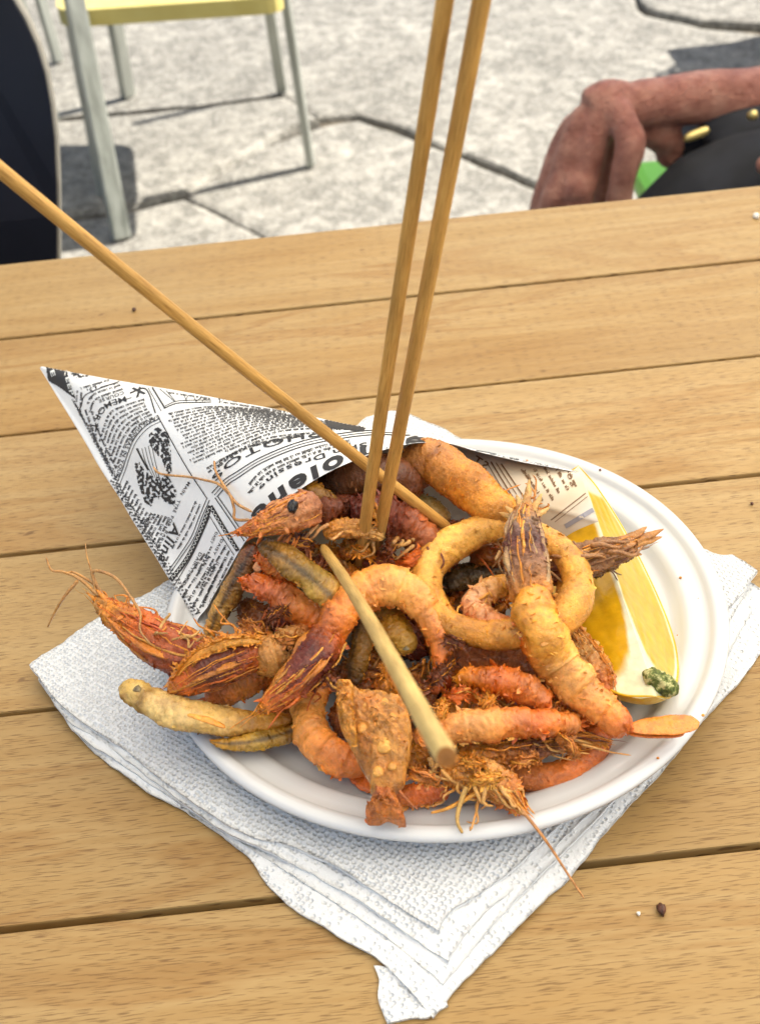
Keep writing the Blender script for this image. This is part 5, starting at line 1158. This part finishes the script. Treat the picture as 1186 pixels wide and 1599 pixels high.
    fill = [(430, 985, 18, 40, 20), (455, 960, 26, 60, -30), (400, 960, 22, 50, 60), (520, 870, 46, 70, 15), (560, 850, 52, 60, -20), (600, 880, 48, 70, 30), (470, 860, 50, 60, 40), (640, 890, 44, 60, -40), (545, 905, 44, 60, 70), (590, 1040, 22, 70, 10), (640, 1060, 22, 70, -25),
            (700, 1010, 24, 70, 15), (660, 1100, 20, 70, 40), (620, 1130, 18, 60, -10), (720, 1110, 20, 70, 20), (800, 1020, 24, 70, -30), (850, 1110, 20, 70, 15), (450, 1090, 16, 60, 30), (540, 1120, 18, 60, 80), (400, 1000, 22, 56, -20), (690, 860, 46, 60, 60), (720, 830, 46, 70, 20), (500, 930, 34, 60, 10), (580, 980, 28, 60, 45), (770, 860, 38, 60, -10), (840, 1060, 22, 60, 60), (650, 1180, 15, 60, 0), (700, 1190, 18, 56, 30), (640, 1000, 24, 70, 50), (660, 960, 26, 60, -20), (610, 1010, 22, 60, 0), (690, 950, 22, 60, 30), (740, 985, 22, 60, 0), (720, 960, 20, 60, 60), (770, 1000, 20, 60, -20), (830, 1000, 22, 60, 10), (560, 1060, 18, 60, 20), (500, 1050, 18, 56, 60), (620, 1075, 22, 60, 10), (680, 1060, 22, 56, -40), (840, 960, 24, 56, 20), (640, 930, 34, 50, 0), (715, 925, 24, 60, 10), (760, 945, 20, 60, 0), (480, 1010, 20, 60, 10), (440, 1050, 15, 60, 40), (530, 960, 30, 60, 60), (640, 830, 44, 60, 0)]
    for k, (x, y, h, L, an) in enumerate(fill):
        a = math.radians(an + rd.uniform(-15, 15)); dx, dy = math.cos(a)*L*.5, math.sin(a)*L*.4; wd = rd.uniform(30, 44); kind = rd.random()
        rows = [(x-dx, y-dy, h-2, wd*.5), (x-dx*.4, y-dy*.4+4, h+1, wd), (x+dx*.4, y+dy*.4+4, h+1, wd*.95), (x+dx, y+dy, h-2, wd*.4)]
        cn, cs = rd.choice([('dark brown', (BRWN, lin(160, 92, 36))), ('dark red', (DRED, lin(150, 74, 32))), ('olive', (DOLI, lin(130, 96, 38))), ('tan', (lin(120, 64, 24), lin(190, 116, 44))), ('orange', (ORNG, GOLD))])
        s = empty('seafood_piece', base_of(rows), 'small %s fried scrap half buried %s' % (cn, near(x, y)), 'fried scrap', 'buried fried scraps')
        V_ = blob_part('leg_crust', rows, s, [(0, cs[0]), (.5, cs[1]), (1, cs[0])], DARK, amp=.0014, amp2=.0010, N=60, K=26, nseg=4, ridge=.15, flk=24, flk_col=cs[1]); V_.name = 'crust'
        if k % 3 == 0: fringe(s, (x-dx, y), (x+dx, y), 5, (rd.uniform(-16, 16), rd.uniform(-30, 30)), h+3, 3, rd.choice([GOLD, ORNG, lin(170, 120, 66)]), 100+k)
def loose_bits():
    rd = random.Random(77)
    spots = [(430, 960, 52), (450, 1000, 48), (560, 860, 58), (610, 850, 60), (640, 870, 58), (690, 1050, 44), (650, 1080, 44), (720, 1090, 42), (690, 1110, 42), (640, 1110, 44), (760, 1100, 44), (820, 1190, 30), (660, 1215, 34), (740, 1190, 34), (470, 850, 66), (500, 880, 60), (590, 800, 70), (680, 850, 56), (400, 985, 44), (520, 1060, 44), (880, 1160, 32), (760, 1215, 32), (610, 1060, 44), (705, 1000, 48)]
    for k, (x, y, h) in enumerate(spots):
        a = rd.uniform(0, math.pi); L = rd.uniform(26, 60); dx, dy = math.cos(a)*L/2, math.sin(a)*L/2
        rows = [(x-dx, y-dy, h-3, 5), (x-dx*.4, y-dy*.4, h, rd.uniform(9, 16)), (x+dx*.4+rd.gauss(0, 4), y+dy*.4+rd.gauss(0, 4), h, rd.uniform(8, 14)), (x+dx, y+dy, h-3, 4)]
        cn, c = rd.choice((('golden', GOLD), ('orange', ORNG), ('pale', PALE), ('tan', lin(190, 116, 44)), ('brown', BRWN)))
        s = empty('batter_shred', base_of(rows), 'thin stringy %s shred of batter %s' % (cn, near(x, y)), 'batter shred', 'loose shreds on the heap')
        o = blob_part('leg_crust', rows, s, [(0, c), (.5, tuple(np.array(c[:3])*1.1)), (1, c)], None, flat=.6, amp=.001, amp2=.0008, ridge=.3, N=50, K=16, flk=10, flk_col=c); o.name = 'shred'
food(); loose_bits()

# ------------------------------------------------------------------ lemon wedge
def build_lemon():
    T, E = PM(902, 727, 41), PM(1024, 1088, 34)
    le = empty('lemon_wedge', (T+E)/2 - Vector((0, 0, .024)), 'juicy lemon wedge with white pith and green stem end on the plate', 'lemon')
    ax = (E-T).normalized(); side = ax.cross(Vector((0, 0, 1))).normalized(); upd = side.cross(ax).normalized()
    if side.x < 0: side = -side
    L = (E-T).length; R = .0300
    def prof(s):
        b = max(math.sin(math.pi*min(max(s, 0), 1)), 0)**.55; return R*b*(1 + .10*math.exp(-((s-.72)/.25)**2))
    aL, aR = math.radians(20), math.radians(50)
    dL = -side*math.cos(aL) - upd*math.sin(aL); dR = side*math.cos(aR) - upd*math.sin(aR)
    n, k = 90, 40
    def face(name, d, seed, nrm, pulp):
        V = []; Cc = []
        for i in range(n):
            s = i/(n-1); r = prof(s)
            for j in range(k):
                q = j/(k-1); p = T + ax*(L*s) + d*(r*q); x = q*r*1000
                # pith along the core, the peel and the stem end; amber pulp in between
                core = .6 + 6.0*max(0, (s-.66)/.34)**1.2; peel = 1.7 + .8*abs(nz((s*3, 1, seed), 1))
                wv = .5*nz((s*14, q*3, seed), 1)
                f = min((x-core+wv)/.9, (r*1000-peel-x+wv)/.9, (s-.07-.05*(1-q))*60, (.93-.12*(1-q)**2-s)*34 + wv)
                f = min(max(f, 0), 1)
                streak = .5+.3*nz((s*9+q*5, q*7-s*4, seed), 1); mem = abs(nz((s*2.2, q*2.0, seed+4), 1)) 
                fl = np.array(pulp[:3])*(.88+.18*streak); pi_ = np.array(lin(232, 228, 196)[:3])*(.95+.08*nz((s*20, q*5, seed), 1))
                if s > .84: pi_ = pi_*(1-min((s-.84)*1.6, .22)) + np.array(lin(196, 200, 120)[:3])*min((s-.84)*1.6, .22)
                c = fl*f + pi_*(1-f); V.append(list(p + nrm*(.0010*f*streak - .0004*f))); Cc.append(c)
        return mesh_obj(name, V, grid_faces2(n, k).tolist(), 'lemon_flesh', le, Cc)
    nL = dL.cross(ax).normalized(); nL = nL if nL.z > 0 else -nL
    nR = dR.cross(ax).normalized(); nR = nR if nR.x*side.x > 0 or nR.z > 0 else -nR
    face('pulp_face', dL, 1.0, nL, lin(212, 162, 18)); face('pulp_face', dR, 2.0, nR, lin(204, 170, 52))
    V = []; m = 40
    for i in range(n):
        s = i/(n-1); r = prof(s)*1.004
        for j in range(m):
            a = math.pi + aL + (math.pi - aL - aR)*j/(m-1)
            d = side*math.cos(a) + upd*math.sin(a); V.append(list(T+ax*(L*s)+d*r*(1+.006*nz((s*40, j*.9, 3), 1))))
    mesh_obj('rind', V, grid_faces2(n, m).tolist(), 'rind', le)
    for d in (dL, dR):      # cut edge of the peel
        V, F, _, _ = tube(np.array([list(T+ax*(L*s)+d*(prof(s)-.0004))+[.00045] for s in np.linspace(.0, 1, 30)]), 80, 8); mesh_obj('peel_edge', V, F, 'rind', le)
    q = E + ax*.001 + side*.003
    c1 = PM(1032, 1060, 33)
    V, F, _, _ = tube(np.array([list(PM(1002, 1050, 35))+[.0012], list(PM(1016, 1056, 35))+[.0028], list(PM(1032, 1066, 34))+[.0030], list(PM(1050, 1078, 32))+[.0028], list(PM(1058, 1084, 31))+[.0014]]), 50, 30, amp=.0012, amp2=.0007, sc1=300, sc2=700, cap=.2); mesh_obj('stem_end', V, F, 'stem', le)
build_lemon()

# ------------------------------------------------------------------ skewers
def skewer(label, a, b, d0, d1, c0, c1, seed, tip=False):
    sk = empty('skewer', a, label, 'skewer', 'bamboo skewers standing in the cone')
    a, b = Vector(a), Vector(b); N, K = 90, 20; ax = (b-a).normalized(); s1 = ax.cross(Vector((.3, .2, 1))).normalized(); s2 = ax.cross(s1)
    V = []; Cc = []; uv = []; rows = []
    for i in range(N):
        t = i/(N-1); r = (d0*(1-t)+d1*t)/2; e = min(t, 1-t)*(b-a).length
        if e < .0005: r *= .92
        cen = a.lerp(b, t) + s1*.0012*math.sin(t*2.6+seed) + s2*.0008*math.sin(t*4+seed*2)
        for j in range(K):
            an = 2*math.pi*j/K; rr = r*(1 + .035*math.sin(3*an+seed) + .02*math.sin(7*an+seed*3) + .03*nz((an*2, t*14, seed), 1))
            V.append(list(cen + (s1*math.cos(an)+s2*math.sin(an))*rr)); uv.append((j/K*1.0 if j < K/2 else 2-2*j/K + (j/K)-1+0.0, t*(b-a).length*10))
            uv[-1] = (abs(1-2*j/K)*.8+seed, t*(b-a).length*20)
            f = .85+.3*nz((t*11, an*.6, seed+3), 1); Cc.append(np.clip((np.array(c0[:3])*(1-t)+np.array(c1[:3])*t)*f, 0, .9))
    F = grid_faces(N, K).tolist()
    mesh_obj('stick', V, F, 'bamboo', sk, Cc, uv=uv)
    for q, cc, dd in ((a, c0, -1), (b, c1, 1)):
        ring = V[:K] if dd < 0 else V[-K:]; cen = np.mean(ring, 0) + np.array(ax)*dd*.0002
        Vc = [list(cen)] + ring; Fc = [[0, 1+(j+1) % K, 1+j] if dd < 0 else [0, 1+j, 1+(j+1) % K] for j in range(K)]
        mesh_obj('cut_end', Vc, Fc, 'bamboo', sk, [np.array(lin(176, 122, 60)[:3])*(1 if i else .7) for i in range(K+1)], smooth=False, uv=[(seed+.3*i, .2*i) for i in range(K+1)])
BA, BB = lin(228, 184, 108), lin(222, 182, 112)
def up_to(a, p, length): a, p = Vector(a), Vector(p); return a + (p-a).normalized()*length
a = PM(566, 888, 44); p = PD(693, 0, .268); skewer('upright bamboo skewer nearer the newsprint tip, one of a crossing pair', a, up_to(a, p, max(.25, (p-a).length+.02)), .0042, .0041, BA, BB, 1.0)
a = PM(586, 884, 44); p = PD(744, 0, .268); skewer('upright bamboo skewer nearer the lemon, one of a crossing pair', a, up_to(a, p, max(.25, (p-a).length+.02)), .0042, .0043, BA, BB, 2.3)
a = PM(696, 822, 54); p = PD(0, 262, .315); skewer('bamboo skewer slanting out over the printed paper towards the navy chair', a, up_to(a, p, max(.25, (p-a).length+.02)), .0040, .0041, BA, BB, 3.1)
a = PM(500, 856, 66); p = PD(706, 1178, .222); skewer('pale bamboo skewer lying across the arched shrimp with its thick cut end raised', a, p, .0032, .0044, lin(234, 194, 116), lin(250, 228, 164), 4.7)

# ------------------------------------------------------------------ crumbs on the planks
def crumb(label, x, y, wd, mat, seed):
    p = P(x, y, .0008); r = .5*wd*depth(p)/FPX
    V, F, _, _ = tube(np.array([[p.x-r*.6, p.y, r*.5, r*.8], [p.x, p.y+r*.2, r*.55, r], [p.x+r*.6, p.y, r*.5, r*.7]]), 14, 14, amp=r*.35, amp2=r*.25, sc1=900, sc2=1800, cap=.35, flat=.6, seed=seed)
    o = mesh_obj('crumb', V, F, mat); tag(o, label, 'crumb')
crumb('dark brown burnt crumb on the plank right of the napkin', 1033, 1424, 21, 'crumb', 1); crumb('tiny white crumb beside the burnt crumb', 997, 1427, 8, 'crumbw', 2)
crumb('white scrap near the far table edge by the seated person', 1181, 339, 13, 'crumbw', 3); crumb('thin dark splinter on the farthest plank', 209, 484, 9, 'crumb', 4); crumb('small dark speck on the plank right of the plate', 1174, 786, 7, 'crumb', 5)

def crumbs_on_plate():
    rd = random.Random(9); parts = []
    for k in range(30):
        a = rd.uniform(0, 2*math.pi); rr = .103*math.sqrt(rd.uniform(.3, 1.25)); x, y = PC.x+rr*math.cos(a), PC.y+rr*math.sin(a)*.98
        if a > 1.2 and a < 3.4: continue
        q = rr*1000; z = .0106 if q < 76 else (.0125 if q < 86 else (.018 if q < 98 else (.0212 if q < 105 else .0092)))
        if q > 105 and not (3.6 < a < 5.2): continue
        r = rd.uniform(.0002, .00055)
        V, F, t, th = tube(np.array([[x-r, y, z, r*.7], [x, y+r*.4, z+r*.2, r], [x+r, y-r*.2, z, r*.6]]), 8, 8, cap=.3, amp=r*.5, sc1=1500, seed=k); c = rd.choice((GOLD, BRWN, BRWN, PALE))
        parts.append((V, F, np.tile(np.array(c[:3]), (len(V), 1))))
    V, F, c = join(parts); o = mesh_obj('crumbs', V, F, 'fried_crust', None, c); tag(o, 'tiny brown batter crumbs scattered on the plate and napkin', 'crumbs', None, 'stuff')
crumbs_on_plate()
